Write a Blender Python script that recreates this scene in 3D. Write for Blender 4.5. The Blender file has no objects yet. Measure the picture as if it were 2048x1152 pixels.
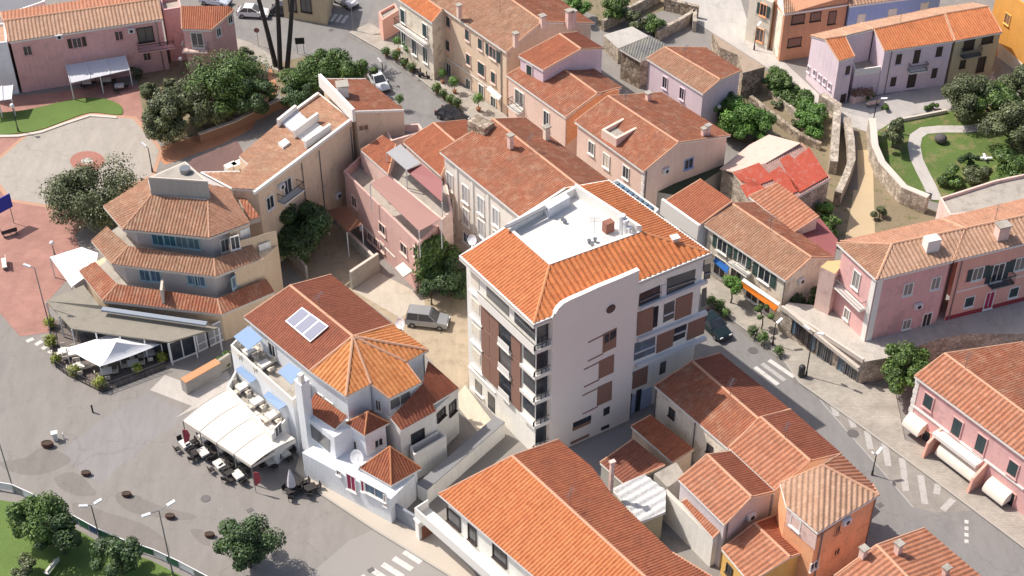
import bpy, bmesh, math, random
from mathutils import Vector, noise
from mathutils.geometry import tessellate_polygon
random.seed(7)
C = bpy.context.scene.collection
S = bpy.context.scene
R = math.radians
# ---------------------------------------------------------------- camera
FPX, TH, HC = 3080.0, R(40.0), 105.0
cd = bpy.data.cameras.new('camera'); cam = bpy.data.objects.new('camera', cd); C.objects.link(cam)
cam.location = (0, 0, HC); cam.rotation_euler = (R(50), 0, 0)
cd.sensor_width = 36; cd.lens = FPX / 2048 * 36; cd.clip_end = 5000; cd.clip_start = 1
S.camera = cam
# ---------------------------------------------------------------- light
SUN_EL, SHX, SHY = R(53), .92, -.392          # direction in which shadows fall on the ground
w = bpy.data.worlds.new('World'); S.world = w; w.use_nodes = True
nt = w.node_tree; bg = nt.nodes['Background']; sk = nt.nodes.new('ShaderNodeTexSky'); sk.sky_type = 'NISHITA'
sk.sun_disc = False; sk.sun_elevation = SUN_EL; sk.sun_rotation = math.atan2(-SHX, -SHY)
sk.air_density = .9; sk.dust_density = 3; sk.ozone_density = .9
nt.links.new(sk.outputs[0], bg.inputs[0]); bg.inputs[1].default_value = .14
sd = bpy.data.lights.new('sun', 'SUN'); so = bpy.data.objects.new('sun', sd); C.objects.link(so)
sd.energy = 4.7; sd.angle = R(.55); sd.color = (1, .93, .84)
so.rotation_euler = Vector((SHX*math.cos(SUN_EL), SHY*math.cos(SUN_EL), -math.sin(SUN_EL))).to_track_quat('-Z', 'Y').to_euler()
S.view_settings.view_transform = 'Standard'; S.view_settings.look = 'None'
S.view_settings.exposure = 0.04; S.view_settings.gamma = 1
# ---------------------------------------------------------------- placing: a point of the photograph at a known height
def ray(px, py):
    u = (px-1024)/FPX; v = -(py-576)/FPX
    return Vector((u, math.cos(TH)+v*math.sin(TH), -math.sin(TH)+v*math.cos(TH)))
def P(px, py, z=0.0):
    d = ray(px, py); t = (z-HC)/d.z
    return Vector((d.x*t, d.y*t, z))
CAM = Vector((0, 0, HC))
# ---------------------------------------------------------------- materials
MC = {}
def nodes(name):
    m = bpy.data.materials.new(name); m.use_nodes = True
    t = m.node_tree; b = t.nodes['Principled BSDF']
    return m, t, b
def N(t, typ, **k):
    n = t.nodes.new(typ)
    for a, v in k.items():
        if a.startswith('i_'):
            key = a[2:]; key = int(key) if key.isdigit() else key
            n.inputs[key].default_value = v
        else: setattr(n, a, v)
    return n
def ramp(t, cols, fac, const=False):
    r = t.nodes.new('ShaderNodeValToRGB'); cr = r.color_ramp
    if const: cr.interpolation = 'CONSTANT'
    n = len(cols)
    while len(cr.elements) < n: cr.elements.new(.5)
    for i, c in enumerate(cols):
        cr.elements[i].position = i/(n if const else max(1, n-1)); cr.elements[i].color = (*c, 1)
    t.links.new(fac, r.inputs[0]); return r
def mixc(t, fac, a, b, mode='MIX'):
    m = t.nodes.new('ShaderNodeMix'); m.data_type = 'RGBA'; m.blend_type = mode
    for s, v in ((0, fac), (6, a), (7, b)):
        if hasattr(v, 'is_linked') or isinstance(v, bpy.types.NodeSocket): t.links.new(v, m.inputs[s])
        elif isinstance(v, (int, float)): m.inputs[s].default_value = v
        else: m.inputs[s].default_value = (*v, 1)
    return m.outputs[2]
def sc(c, f): return tuple(min(1, x*f) for x in c)
def surf(name, col, rough=.85, var=.14, scale=.8, bump=.15, col2=None, spots=0, metal=0, fine=8, streak=None):
    """plain rough surface: broad tone drift, fine grain, optional second colour in blotches"""
    if name in MC: return MC[name]
    m, t, b = nodes(name)
    tc = N(t, 'ShaderNodeTexCoord'); geo = N(t, 'ShaderNodeNewGeometry')
    n1 = N(t, 'ShaderNodeTexNoise', i_Scale=scale*.35, i_Detail=6., i_Roughness=.65); t.links.new(geo.outputs['Position'], n1.inputs['Vector'])
    n2 = N(t, 'ShaderNodeTexNoise', i_Scale=fine, i_Detail=4.); t.links.new(geo.outputs['Position'], n2.inputs['Vector'])
    r1 = ramp(t, [sc(col, 1-var), col, sc(col, 1+var)], n1.outputs[0])
    mr = N(t, 'ShaderNodeMapRange', i_1=.3, i_2=.7, i_3=1-var*.7, i_4=1+var*.5); t.links.new(n2.outputs[0], mr.inputs[0])
    c = mixc(t, 1., r1.outputs[0], mr.outputs[0], 'MULTIPLY')
    if col2:
        n3 = N(t, 'ShaderNodeTexNoise', i_Scale=scale, i_Detail=8., i_Roughness=.7); t.links.new(geo.outputs['Position'], n3.inputs['Vector'])
        mm = N(t, 'ShaderNodeMapRange', i_1=.52-spots, i_2=.66-spots, i_3=0., i_4=1.); t.links.new(n3.outputs[0], mm.inputs[0])
        c = mixc(t, mm.outputs[0], c, col2)
    if streak is None: streak = 'wall' if 'render' in name else 'ground' if any(k in name for k in ('asphalt', 'slab', 'concrete', 'paving', 'dirt', 'plaza')) else ''
    if streak:
        mp = N(t, 'ShaderNodeMapping'); mp.inputs['Scale'].default_value = (2.2, 2.2, .22) if streak == 'wall' else (.9, .28, 1); mp.inputs['Rotation'].default_value = (0, 0, 0 if streak == 'wall' else .9)
        t.links.new(geo.outputs['Position'], mp.inputs[0]); n4 = N(t, 'ShaderNodeTexNoise', i_Scale=1., i_Detail=7., i_Roughness=.7); t.links.new(mp.outputs[0], n4.inputs['Vector'])
        m4 = N(t, 'ShaderNodeMapRange', i_1=.32, i_2=.68, i_3=.93 if streak == 'wall' else .86, i_4=1.05); t.links.new(n4.outputs[0], m4.inputs[0]); c = mixc(t, 1., c, m4.outputs[0], 'MULTIPLY')
        if streak == 'ground':
            v = N(t, 'ShaderNodeTexVoronoi', feature='DISTANCE_TO_EDGE', i_Scale=.16); mq = N(t, 'ShaderNodeMapping'); t.links.new(geo.outputs['Position'], mq.inputs[0]); nd = N(t, 'ShaderNodeTexNoise', i_Scale=.7, i_Detail=5.)
            t.links.new(geo.outputs['Position'], nd.inputs['Vector']); ad = N(t, 'ShaderNodeVectorMath', operation='MULTIPLY_ADD'); t.links.new(nd.outputs['Color'], ad.inputs[0]); ad.inputs[1].default_value = (3, 3, 0); t.links.new(geo.outputs['Position'], ad.inputs[2]); t.links.new(ad.outputs[0], v.inputs['Vector'])
            m5 = N(t, 'ShaderNodeMapRange', i_1=0., i_2=.012, i_3=.84, i_4=1.); t.links.new(v.outputs['Distance'], m5.inputs[0]); c = mixc(t, 1., c, m5.outputs[0], 'MULTIPLY')
    t.links.new(c, b.inputs['Base Color'])
    bp = N(t, 'ShaderNodeBump', i_Strength=bump, i_Distance=.04); t.links.new(n2.outputs[0], bp.inputs['Height']); t.links.new(bp.outputs[0], b.inputs['Normal'])
    b.inputs['Roughness'].default_value = rough; b.inputs['Metallic'].default_value = metal
    MC[name] = m; return m
def tile(name, cols, stain=(.12, .07, .05), amount=.35, pitch=.34, row=.5, pale=None, rs=.42):
    """clay barrel tiles: per-tile colour from the UV cell, lichen and weather stains"""
    if name in MC: return MC[name]
    m, t, b = nodes(name)
    uv = N(t, 'ShaderNodeUVMap'); sx = N(t, 'ShaderNodeSeparateXYZ'); t.links.new(uv.outputs[0], sx.inputs[0])
    def cell(o, s):
        a = N(t, 'ShaderNodeMath', operation='DIVIDE', i_1=s); t.links.new(o, a.inputs[0])
        f = N(t, 'ShaderNodeMath', operation='FLOOR'); t.links.new(a.outputs[0], f.inputs[0])
        r = N(t, 'ShaderNodeMath', operation='FRACT'); t.links.new(a.outputs[0], r.inputs[0])
        return f.outputs[0], r.outputs[0]
    cu, ru = cell(sx.outputs[0], pitch); cv, rv = cell(sx.outputs[1], row)
    cx = N(t, 'ShaderNodeCombineXYZ'); t.links.new(cu, cx.inputs[0]); t.links.new(cv, cx.inputs[1])
    wn = N(t, 'ShaderNodeTexWhiteNoise', noise_dimensions='2D'); t.links.new(cx.outputs[0], wn.inputs['Vector'])
    rc = ramp(t, [tuple((cols[1][i]*.45+c[i]*.55)*(.92 if 'orange' in name and 'red' not in name else .80) for i in range(3)) for c in cols], wn.outputs['Value'])
    geo = N(t, 'ShaderNodeNewGeometry')
    n1 = N(t, 'ShaderNodeTexNoise', i_Scale=.55, i_Detail=9., i_Roughness=.72); t.links.new(geo.outputs['Position'], n1.inputs['Vector'])
    mr = N(t, 'ShaderNodeMapRange', i_1=rs, i_2=.72, i_3=0., i_4=amount); t.links.new(n1.outputs[0], mr.inputs[0])
    c = mixc(t, mr.outputs[0], rc.outputs[0], stain)
    if pale:
        n2 = N(t, 'ShaderNodeTexNoise', i_Scale=.9, i_Detail=9., i_Roughness=.75); 
        mp = N(t, 'ShaderNodeMapping'); mp.inputs['Location'].default_value = (31, 7, 3); t.links.new(geo.outputs['Position'], mp.inputs[0]); t.links.new(mp.outputs[0], n2.inputs['Vector'])
        m2 = N(t, 'ShaderNodeMapRange', i_1=.5, i_2=.7, i_3=0., i_4=.6); t.links.new(n2.outputs[0], m2.inputs[0])
        c = mixc(t, m2.outputs[0], c, pale)
    ms = N(t, 'ShaderNodeMapping'); ms.inputs['Scale'].default_value = (1.6, .16, 1); t.links.new(uv.outputs[0], ms.inputs[0]); n5 = N(t, 'ShaderNodeTexNoise', i_Scale=1., i_Detail=6., i_Roughness=.75); t.links.new(ms.outputs[0], n5.inputs['Vector'])
    m6 = N(t, 'ShaderNodeMapRange', i_1=.3, i_2=.7, i_3=.86, i_4=1.1); t.links.new(n5.outputs[0], m6.inputs[0]); c = mixc(t, 1., c, m6.outputs[0], 'MULTIPLY')
    n6 = N(t, 'ShaderNodeTexNoise', i_Scale=5., i_Detail=4.); t.links.new(geo.outputs['Position'], n6.inputs['Vector']); m7 = N(t, 'ShaderNodeMapRange', i_1=.3, i_2=.7, i_3=.8, i_4=1.15); t.links.new(n6.outputs[0], m7.inputs[0]); c = mixc(t, 1., c, m7.outputs[0], 'MULTIPLY')
    t.links.new(c, b.inputs['Base Color'])
    sb = N(t, 'ShaderNodeMath', operation='SUBTRACT', i_0=1.); t.links.new(rv, sb.inputs[1])
    bp = N(t, 'ShaderNodeBump', i_Strength=.5, i_Distance=.04); t.links.new(sb.outputs[0], bp.inputs['Height']); t.links.new(bp.outputs[0], b.inputs['Normal'])
    b.inputs['Roughness'].default_value = .8
    m['pitch'] = pitch
    MC[name] = m; return m
def flat(name, col, rough=.6, metal=0, coat=0):
    return surf(name, col, rough=rough, var=.06, bump=.03, metal=metal)
def glass(name, col, rough=.12):
    if name in MC: return MC[name]
    m, t, b = nodes(name)
    geo = N(t, 'ShaderNodeNewGeometry'); n1 = N(t, 'ShaderNodeTexNoise', i_Scale=1.3, i_Detail=3.); t.links.new(geo.outputs['Position'], n1.inputs['Vector'])
    r = ramp(t, [sc(col, .35), col, sc(col, 2.2)], n1.outputs[0]); oi = N(t, 'ShaderNodeObjectInfo'); m8 = N(t, 'ShaderNodeMapRange', i_1=.62, i_2=.9, i_3=0., i_4=.55); t.links.new(oi.outputs['Random'], m8.inputs[0])
    c = mixc(t, m8.outputs[0], r.outputs[0], (.30, .28, .26)); t.links.new(c, b.inputs['Base Color'])
    b.inputs['Roughness'].default_value = rough; MC[name] = m; return m
def brick(name, c1, c2, mortar, s=2.2, rough=.85, bw=.5, bh=.25):
    if name in MC: return MC[name]
    m, t, b = nodes(name)
    geo = N(t, 'ShaderNodeNewGeometry'); br = N(t, 'ShaderNodeTexBrick', i_Scale=s)
    br.inputs['Color1'].default_value = (*c1, 1); br.inputs['Color2'].default_value = (*c2, 1); br.inputs['Mortar'].default_value = (*mortar, 1)
    br.inputs['Mortar Size'].default_value = .02; br.inputs['Brick Width'].default_value = bw; br.inputs['Row Height'].default_value = bh
    t.links.new(geo.outputs['Position'], br.inputs['Vector'])
    n1 = N(t, 'ShaderNodeTexNoise', i_Scale=.4, i_Detail=8., i_Roughness=.7); t.links.new(geo.outputs['Position'], n1.inputs['Vector'])
    mr = N(t, 'ShaderNodeMapRange', i_1=.3, i_2=.7, i_3=.75, i_4=1.2); t.links.new(n1.outputs[0], mr.inputs[0])
    c = mixc(t, 1., br.outputs[0], mr.outputs[0], 'MULTIPLY'); t.links.new(c, b.inputs['Base Color'])
    b.inputs['Roughness'].default_value = rough; MC[name] = m; return m
def stone(name, c1, c2, s=1.6, dark=(.07, .06, .05)):
    if name in MC: return MC[name]
    m, t, b = nodes(name)
    geo = N(t, 'ShaderNodeNewGeometry'); v = N(t, 'ShaderNodeTexVoronoi', i_Scale=s); t.links.new(geo.outputs['Position'], v.inputs['Vector'])
    v2 = N(t, 'ShaderNodeTexVoronoi', feature='DISTANCE_TO_EDGE', i_Scale=s); t.links.new(geo.outputs['Position'], v2.inputs['Vector'])
    sx = N(t, 'ShaderNodeSeparateColor'); t.links.new(v.outputs['Color'], sx.inputs[0])
    r = ramp(t, [c1, c2, sc(c2, 1.15)], sx.outputs[0])
    mr = N(t, 'ShaderNodeMapRange', i_1=0., i_2=.07, i_3=1., i_4=0.); t.links.new(v2.outputs[0], mr.inputs[0])
    c = mixc(t, mr.outputs[0], r.outputs[0], dark)
    n1 = N(t, 'ShaderNodeTexNoise', i_Scale=.7, i_Detail=8.); t.links.new(geo.outputs['Position'], n1.inputs['Vector'])
    m3 = N(t, 'ShaderNodeMapRange', i_1=.3, i_2=.7, i_3=.7, i_4=1.25); t.links.new(n1.outputs[0], m3.inputs[0])
    c = mixc(t, 1., c, m3.outputs[0], 'MULTIPLY'); t.links.new(c, b.inputs['Base Color'])
    bp = N(t, 'ShaderNodeBump', i_Strength=.6, i_Distance=.08); t.links.new(v2.outputs[0], bp.inputs['Height']); t.links.new(bp.outputs[0], b.inputs['Normal'])
    b.inputs['Roughness'].default_value = .9; MC[name] = m; return m
def leafm(name, c1, c2, c3):
    if name in MC: return MC[name]
    m, t, b = nodes(name)
    geo = N(t, 'ShaderNodeNewGeometry'); r = ramp(t, [c1, c2, c3], geo.outputs['Random Per Island'])
    n1 = N(t, 'ShaderNodeTexNoise', i_Scale=.8, i_Detail=3.); t.links.new(geo.outputs['Position'], n1.inputs['Vector'])
    mr = N(t, 'ShaderNodeMapRange', i_1=.35, i_2=.65, i_3=.65, i_4=1.3); t.links.new(n1.outputs[0], mr.inputs[0])
    c = mixc(t, 1., r.outputs[0], mr.outputs[0], 'MULTIPLY'); t.links.new(c, b.inputs['Base Color'])
    b.inputs['Roughness'].default_value = .55
    try: b.inputs['Subsurface Weight'].default_value = 0
    except Exception: pass
    MC[name] = m; return m
# tiles
T_OR = tile('tile_orange', [(.50,.15,.052),(.58,.19,.068),(.64,.235,.09)], amount=.12, pitch=.34)
T_ORB = tile('tile_orange_wide', [(.50,.15,.045),(.60,.19,.06),(.66,.235,.08)], amount=.10, pitch=.56)
T_OL = tile('tile_light_orange', [(.56,.19,.06),(.66,.25,.08),(.72,.31,.115)], amount=.2, pitch=.42)
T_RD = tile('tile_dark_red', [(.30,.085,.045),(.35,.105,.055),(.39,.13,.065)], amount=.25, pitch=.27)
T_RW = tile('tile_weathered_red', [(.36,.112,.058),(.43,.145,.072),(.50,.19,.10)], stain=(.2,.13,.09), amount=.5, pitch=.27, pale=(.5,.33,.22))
T_RO = tile('tile_red_orange', [(.38,.11,.055),(.45,.14,.065),(.5,.18,.085)], amount=.3, pitch=.27)
T_PK = tile('tile_pink_tan', [(.45,.21,.125),(.54,.27,.165),(.62,.33,.215)], stain=(.3,.2,.14), amount=.35, pitch=.34)
T_TN = tile('tile_tan_old', [(.36,.17,.10),(.44,.22,.13),(.53,.29,.185)], stain=(.2,.14,.09), amount=.5, pitch=.27, pale=(.5,.36,.24))
T_PL = tile('tile_pale_old', [(.48,.27,.17),(.57,.34,.22),(.64,.40,.28)], stain=(.25,.17,.12), amount=.3, pitch=.46)
T_RB = tile('tile_striped_tan', [(.45,.165,.09),(.54,.22,.12),(.62,.29,.18)], stain=(.25,.15,.1), amount=.4, pitch=.46)
CAPM = surf('ridge_tile', (.60,.34,.22), var=.2, bump=.3)
CAPO = surf('ridge_tile_orange', (.62,.26,.12), var=.2, bump=.3)
# walls
W_WH = surf('white_render', (0.88,0.86,0.80)); W_BW = surf('cool_white_render', (0.84,0.86,0.88)); W_BE = surf('beige_render', (0.79,0.61,0.45), col2=(.62,.46,.34), spots=-.02)
W_CR = surf('cream_render', (0.84,0.76,0.63), col2=(.52,.44,.34)); W_PK = surf('pink_render', (0.78,0.46,0.44), col2=(.62,.37,.35)); W_PP = surf('pale_pink_render', (0.81,0.59,0.52), col2=(.6,.4,.36))
W_LI = surf('lilac_render', (0.77,0.64,0.70)); W_SA = surf('salmon_render', (0.81,0.45,0.36)); W_OR = surf('orange_render', (0.86,0.43,0.23), col2=(.68,.34,.18)); W_YE = surf('yellow_render', (0.81,0.51,0.16))
W_SB = surf('sky_blue_render', (0.34,0.43,0.68)); W_TA = surf('tan_render', (0.68,0.52,0.36)); W_PE = surf('peach_render', (0.86,0.63,0.52)); W_CB = surf('clinic_render', (0.86,0.79,0.71), col2=(.55,.5,.44))
W_GR = surf('grey_render', (0.43,0.41,0.37)); W_MV = surf('mauve_white_render', (0.68,0.62,0.63)); W_LB = surf('shaded_blue_render', (0.41,0.50,0.68)); W_OC = surf('ochre_render', (0.56,0.47,0.31))
TRIM = surf('trim_white', (.84,.81,.76), var=.06); BROWN = surf('brown_shutter', (.28,.155,.115), var=.1); GREEN = flat('green_shutter', (.045,.085,.075)); TEAL = flat('teal_shutter', (.04,.07,.075))
DARKW = flat('dark_wood', (.05,.035,.03)); GL = glass('window_glass', (.035,.042,.055)); GLB = glass('window_glass_blue', (.09,.15,.22)); METAL = flat('grey_metal', (.25,.26,.28), .4, .6)
IRON = flat('black_iron', (.03,.03,.035)); CONC = surf('concrete', (.42,.38,.33), col2=(.3,.27,.23)); WMET = flat('white_metal', (.75,.75,.76), .5); STONE = stone('rubble_stone', (.24,.18,.13), (.42,.34,.26))
STONEP = stone('pale_stone', (.34,.28,.22), (.5,.43,.35), 2.2, (.2,.16,.13))
MAG = flat('magenta_paint', (.4,.02,.10)); WALLCAP = surf('wall_coping', (.62,.55,.48))
# ---------------------------------------------------------------- mesh gathering
class G:
    def __init__(s): s.v = []; s.f = []; s.uv = []
    def poly(s, pts, uv=None):
        i = len(s.v); s.v += [Vector(p) for p in pts]; s.f.append(tuple(range(i, i+len(pts)))); s.uv += uv if uv else [(0, 0)]*len(pts)
    def solid(s, bot, top):
        n = len(bot); i = len(s.v); s.v += [Vector(p) for p in bot]+[Vector(p) for p in top]
        a = sum((bot[k].x*bot[(k+1) % n].y-bot[(k+1) % n].x*bot[k].y) for k in range(n)) if True else 0
        tri = tessellate_polygon([[Vector(p) for p in top]])
        fs = [tuple(i+n+k for k in t) for t in tri]+[tuple(i+k for k in reversed(t)) for t in tri]
        fs += [(i+k, i+(k+1) % n, i+n+(k+1) % n, i+n+k) for k in range(n)]
        for f in fs: s.f.append(f); s.uv += [(0, 0)]*len(f)
    def prism(s, pl, z0, z1): s.solid([Vector((p[0], p[1], z0)) for p in pl], [Vector((p[0], p[1], z1)) for p in pl])
    def box(s, c, sx, sy, sz, rz=0., tilt=None):
        """c = centre of the bottom face"""
        ca, sa = math.cos(rz), math.sin(rz); q = []
        for x, y in ((-1, -1), (1, -1), (1, 1), (-1, 1)):
            X, Y = x*sx/2, y*sy/2; q.append(Vector((c[0]+X*ca-Y*sa, c[1]+X*sa+Y*ca, c[2])))
        s.solid(q, [p+Vector((0, 0, sz)) for p in q])
    def bar(s, a, b, wd, h, up=None):
        """rectangular bar from a to b"""
        a = Vector(a); b = Vector(b); d = (b-a).normalized(); up = up or (Vector((0, 0, 1)) if abs(d.z) < .95 else Vector((1, 0, 0)))
        x = d.cross(up).normalized()*wd/2; y = x.cross(d).normalized()*h/2
        s.solid([a-x-y, a+x-y, b+x-y, b-x-y], [a-x+y, a+x+y, b+x+y, b-x+y])
    def tube(s, a, b, r0, r1=None, n=8, cap=True):
        a = Vector(a); b = Vector(b); r1 = r0 if r1 is None else r1; d = (b-a).normalized()
        x = d.orthogonal().normalized(); y = d.cross(x); i = len(s.v)
        for p, r in ((a, r0), (b, r1)):
            for k in range(n): an = 2*math.pi*k/n; s.v.append(p+x*math.cos(an)*r+y*math.sin(an)*r)
        fs = [(i+k, i+(k+1) % n, i+n+(k+1) % n, i+n+k) for k in range(n)]
        if cap: fs += [tuple(i+k for k in reversed(range(n))), tuple(i+n+k for k in range(n))]
        for f in fs: s.f.append(f); s.uv += [(0, 0)]*len(f)
    def path(s, pts, rs, n=7):
        for k in range(len(pts)-1): s.tube(pts[k], pts[k+1], rs[k], rs[k+1], n)
    def lathe(s, c, prof, n=16, sx=1., sy=1.):
        i = len(s.v); m = len(prof)
        for r, z in prof:
            for k in range(n): an = 2*math.pi*k/n; s.v.append(Vector((c[0]+math.cos(an)*r*sx, c[1]+math.sin(an)*r*sy, c[2]+z)))
        for j in range(m-1):
            for k in range(n): s.f.append((i+j*n+k, i+j*n+(k+1) % n, i+(j+1)*n+(k+1) % n, i+(j+1)*n+k)); s.uv += [(0, 0)]*4
        s.f.append(tuple(i+k for k in reversed(range(n)))); s.f.append(tuple(i+(m-1)*n+k for k in range(n))); s.uv += [(0, 0)]*(2*n)
    def ball(s, c, r, n=10, sz=1.):
        s.lathe(c, [(max(.001, r*math.sin(math.pi*k/n)), -r*sz*math.cos(math.pi*k/n)) for k in range(n+1)], n+2)
    def build(s, name, mat, parent=None, smooth=False, fix=True):
        me = bpy.data.meshes.new(name); o = bpy.data.objects.new(name, me); C.objects.link(o)
        org = Vector((0, 0, 0))
        if parent is not None:
            o.parent = parent; org = Vector(parent.get('_o', (0, 0, 0))); o['_o'] = tuple(org)
        me.from_pydata([tuple(p-org) for p in s.v], [], s.f)
        ul = me.uv_layers.new(name='UVMap'); k = 0
        for u, l in zip(s.uv, ul.data): l.uv = u
        me.materials.append(mat)
        if fix:
            bm = bmesh.new(); bm.from_mesh(me); bmesh.ops.recalc_face_normals(bm, faces=bm.faces); bm.to_mesh(me); bm.free()
        if smooth:
            for p in me.polygons: p.use_smooth = True
        me.update(); return o
def tag(o, label, cat, group=None):
    o['label'] = label; o['category'] = cat
    if group: o['group'] = group
    return o
def thing(name, label, cat, loc, group=None):
    o = bpy.data.objects.new(name, None); C.objects.link(o); o.location = loc; o['_o'] = tuple(loc); o.empty_display_size = .5
    return tag(o, label, cat, group)
def one(g, name, mat, label, cat, group=None, smooth=False):
    """a top-level thing that is a single mesh; origin moved to its base"""
    v = g.v; lo = Vector((sum(p.x for p in v)/len(v), sum(p.y for p in v)/len(v), min(p.z for p in v)))
    for p in v: p -= lo
    o = g.build(name, mat, None, smooth); o.location = lo; return tag(o, label, cat, group)
def dup(o, parent=None, dx=None, loc=None, rz=None):
    c = o.copy(); C.objects.link(c)
    if parent is not None: c.parent = parent
    if loc is not None: c.location = loc
    if rz is not None: c.rotation_euler = (0, 0, rz)
    for ch in [x for x in bpy.data.objects if x.parent == o]: dup(ch, c)
    return c
# ---------------------------------------------------------------- roofs
def tilefaces(g, pts, pitch, amp=None, crown=True):
    amp = amp or pitch*.21
    return _tf(g, pts, pitch, amp)
def _tf(g, pts, pitch, amp):
    """corrugated clay-tile surface over a (near planar) polygon, tiles running down the slope"""
    n = Vector((0, 0, 0))
    for k in range(len(pts)):
        a, b = pts[k], pts[(k+1) % len(pts)]; n += Vector(((a.y-b.y)*(a.z+b.z), (a.z-b.z)*(a.x+b.x), (a.x-b.x)*(a.y+b.y)))
    if n.length < 1e-9: return
    n.normalize()
    if n.z < 0: n = -n
    e = n.cross(Vector((0, 0, 1)))
    e = e.normalized() if e.length > 1e-3 else (pts[1]-pts[0]).normalized()
    up = n.cross(e) if n.cross(e).z > 0 else -n.cross(e)
    U = [p.dot(e) for p in pts]; V = [p.dot(up) for p in pts]
    br = sorted(set(round(u, 4) for u in U)); m = len(pts)
    for k in range(len(br)-1):
        u0, u1 = br[k]+1e-4, br[k+1]-1e-4
        if u1-u0 < .003: continue
        st = pitch/6; k0 = math.ceil(u0/st); us = [u0]+[x*st for x in range(k0, int(u1/st)+1) if u0 < x*st < u1]+[u1]
        prev = None
        for u in us:
            cr = []
            for i in range(m):
                a, b = U[i], U[(i+1) % m]
                if (a-u)*(b-u) < 0:
                    t = (u-a)/(b-a); cr.append(pts[i].lerp(pts[(i+1) % m], t))
            cr.sort(key=lambda p: p.dot(up))
            h = amp*abs(math.sin(math.pi*u/pitch))**.8 if False else amp*(.5-.5*math.cos(2*math.pi*u/pitch))
            cur = [(p+n*h, u, p.dot(up)) for p in cr]
            if prev and len(prev) == len(cur):
                for j in range(0, len(cur)-1, 2):
                    q = [prev[j], cur[j], cur[j+1], prev[j+1]]
                    g.poly([x[0] for x in q], [(x[1]+200, x[2]+200) for x in q])
            prev = cur
def slope_of(pts):
    n = Vector((0, 0, 0))
    for k in range(len(pts)):
        a, b = pts[k], pts[(k+1) % len(pts)]; n += Vector(((a.y-b.y)*(a.z+b.z), (a.z-b.z)*(a.x+b.x), (a.x-b.x)*(a.y+b.y)))
    n.normalize(); return math.degrees(math.acos(min(1, abs(n.z)))), n
def offset_poly(pl, ds):
    """pl: plan points, ds: inward offset per edge k (k -> k+1)"""
    n = len(pl); a = sum(pl[k].x*pl[(k+1) % n].y-pl[(k+1) % n].x*pl[k].y for k in range(n)); s = 1 if a > 0 else -1
    L = []
    for k in range(n):
        d = (pl[(k+1) % n]-pl[k]); d.z = 0; d.normalize(); nn = Vector((-d.y, d.x, 0))*s; L.append((pl[k]+nn*ds[k], d))
    out = []
    for k in range(n):
        (p, d), (q, e) = L[k-1], L[k]; cr = d.x*e.y-d.y*e.x
        if abs(cr) < .05: out.append(Vector((q.x, q.y, 0))); continue
        t = ((q.x-p.x)*e.y-(q.y-p.y)*e.x)/cr; r = p+d*t
        if (r-pl[k]).length > 3*max(max(ds), .1)+.5 and (Vector((r.x, r.y, 0))-Vector((pl[k].x, pl[k].y, 0))).length > 3: r = q
        out.append(Vector((r.x, r.y, 0)))
    return out
class Bld: pass
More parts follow.
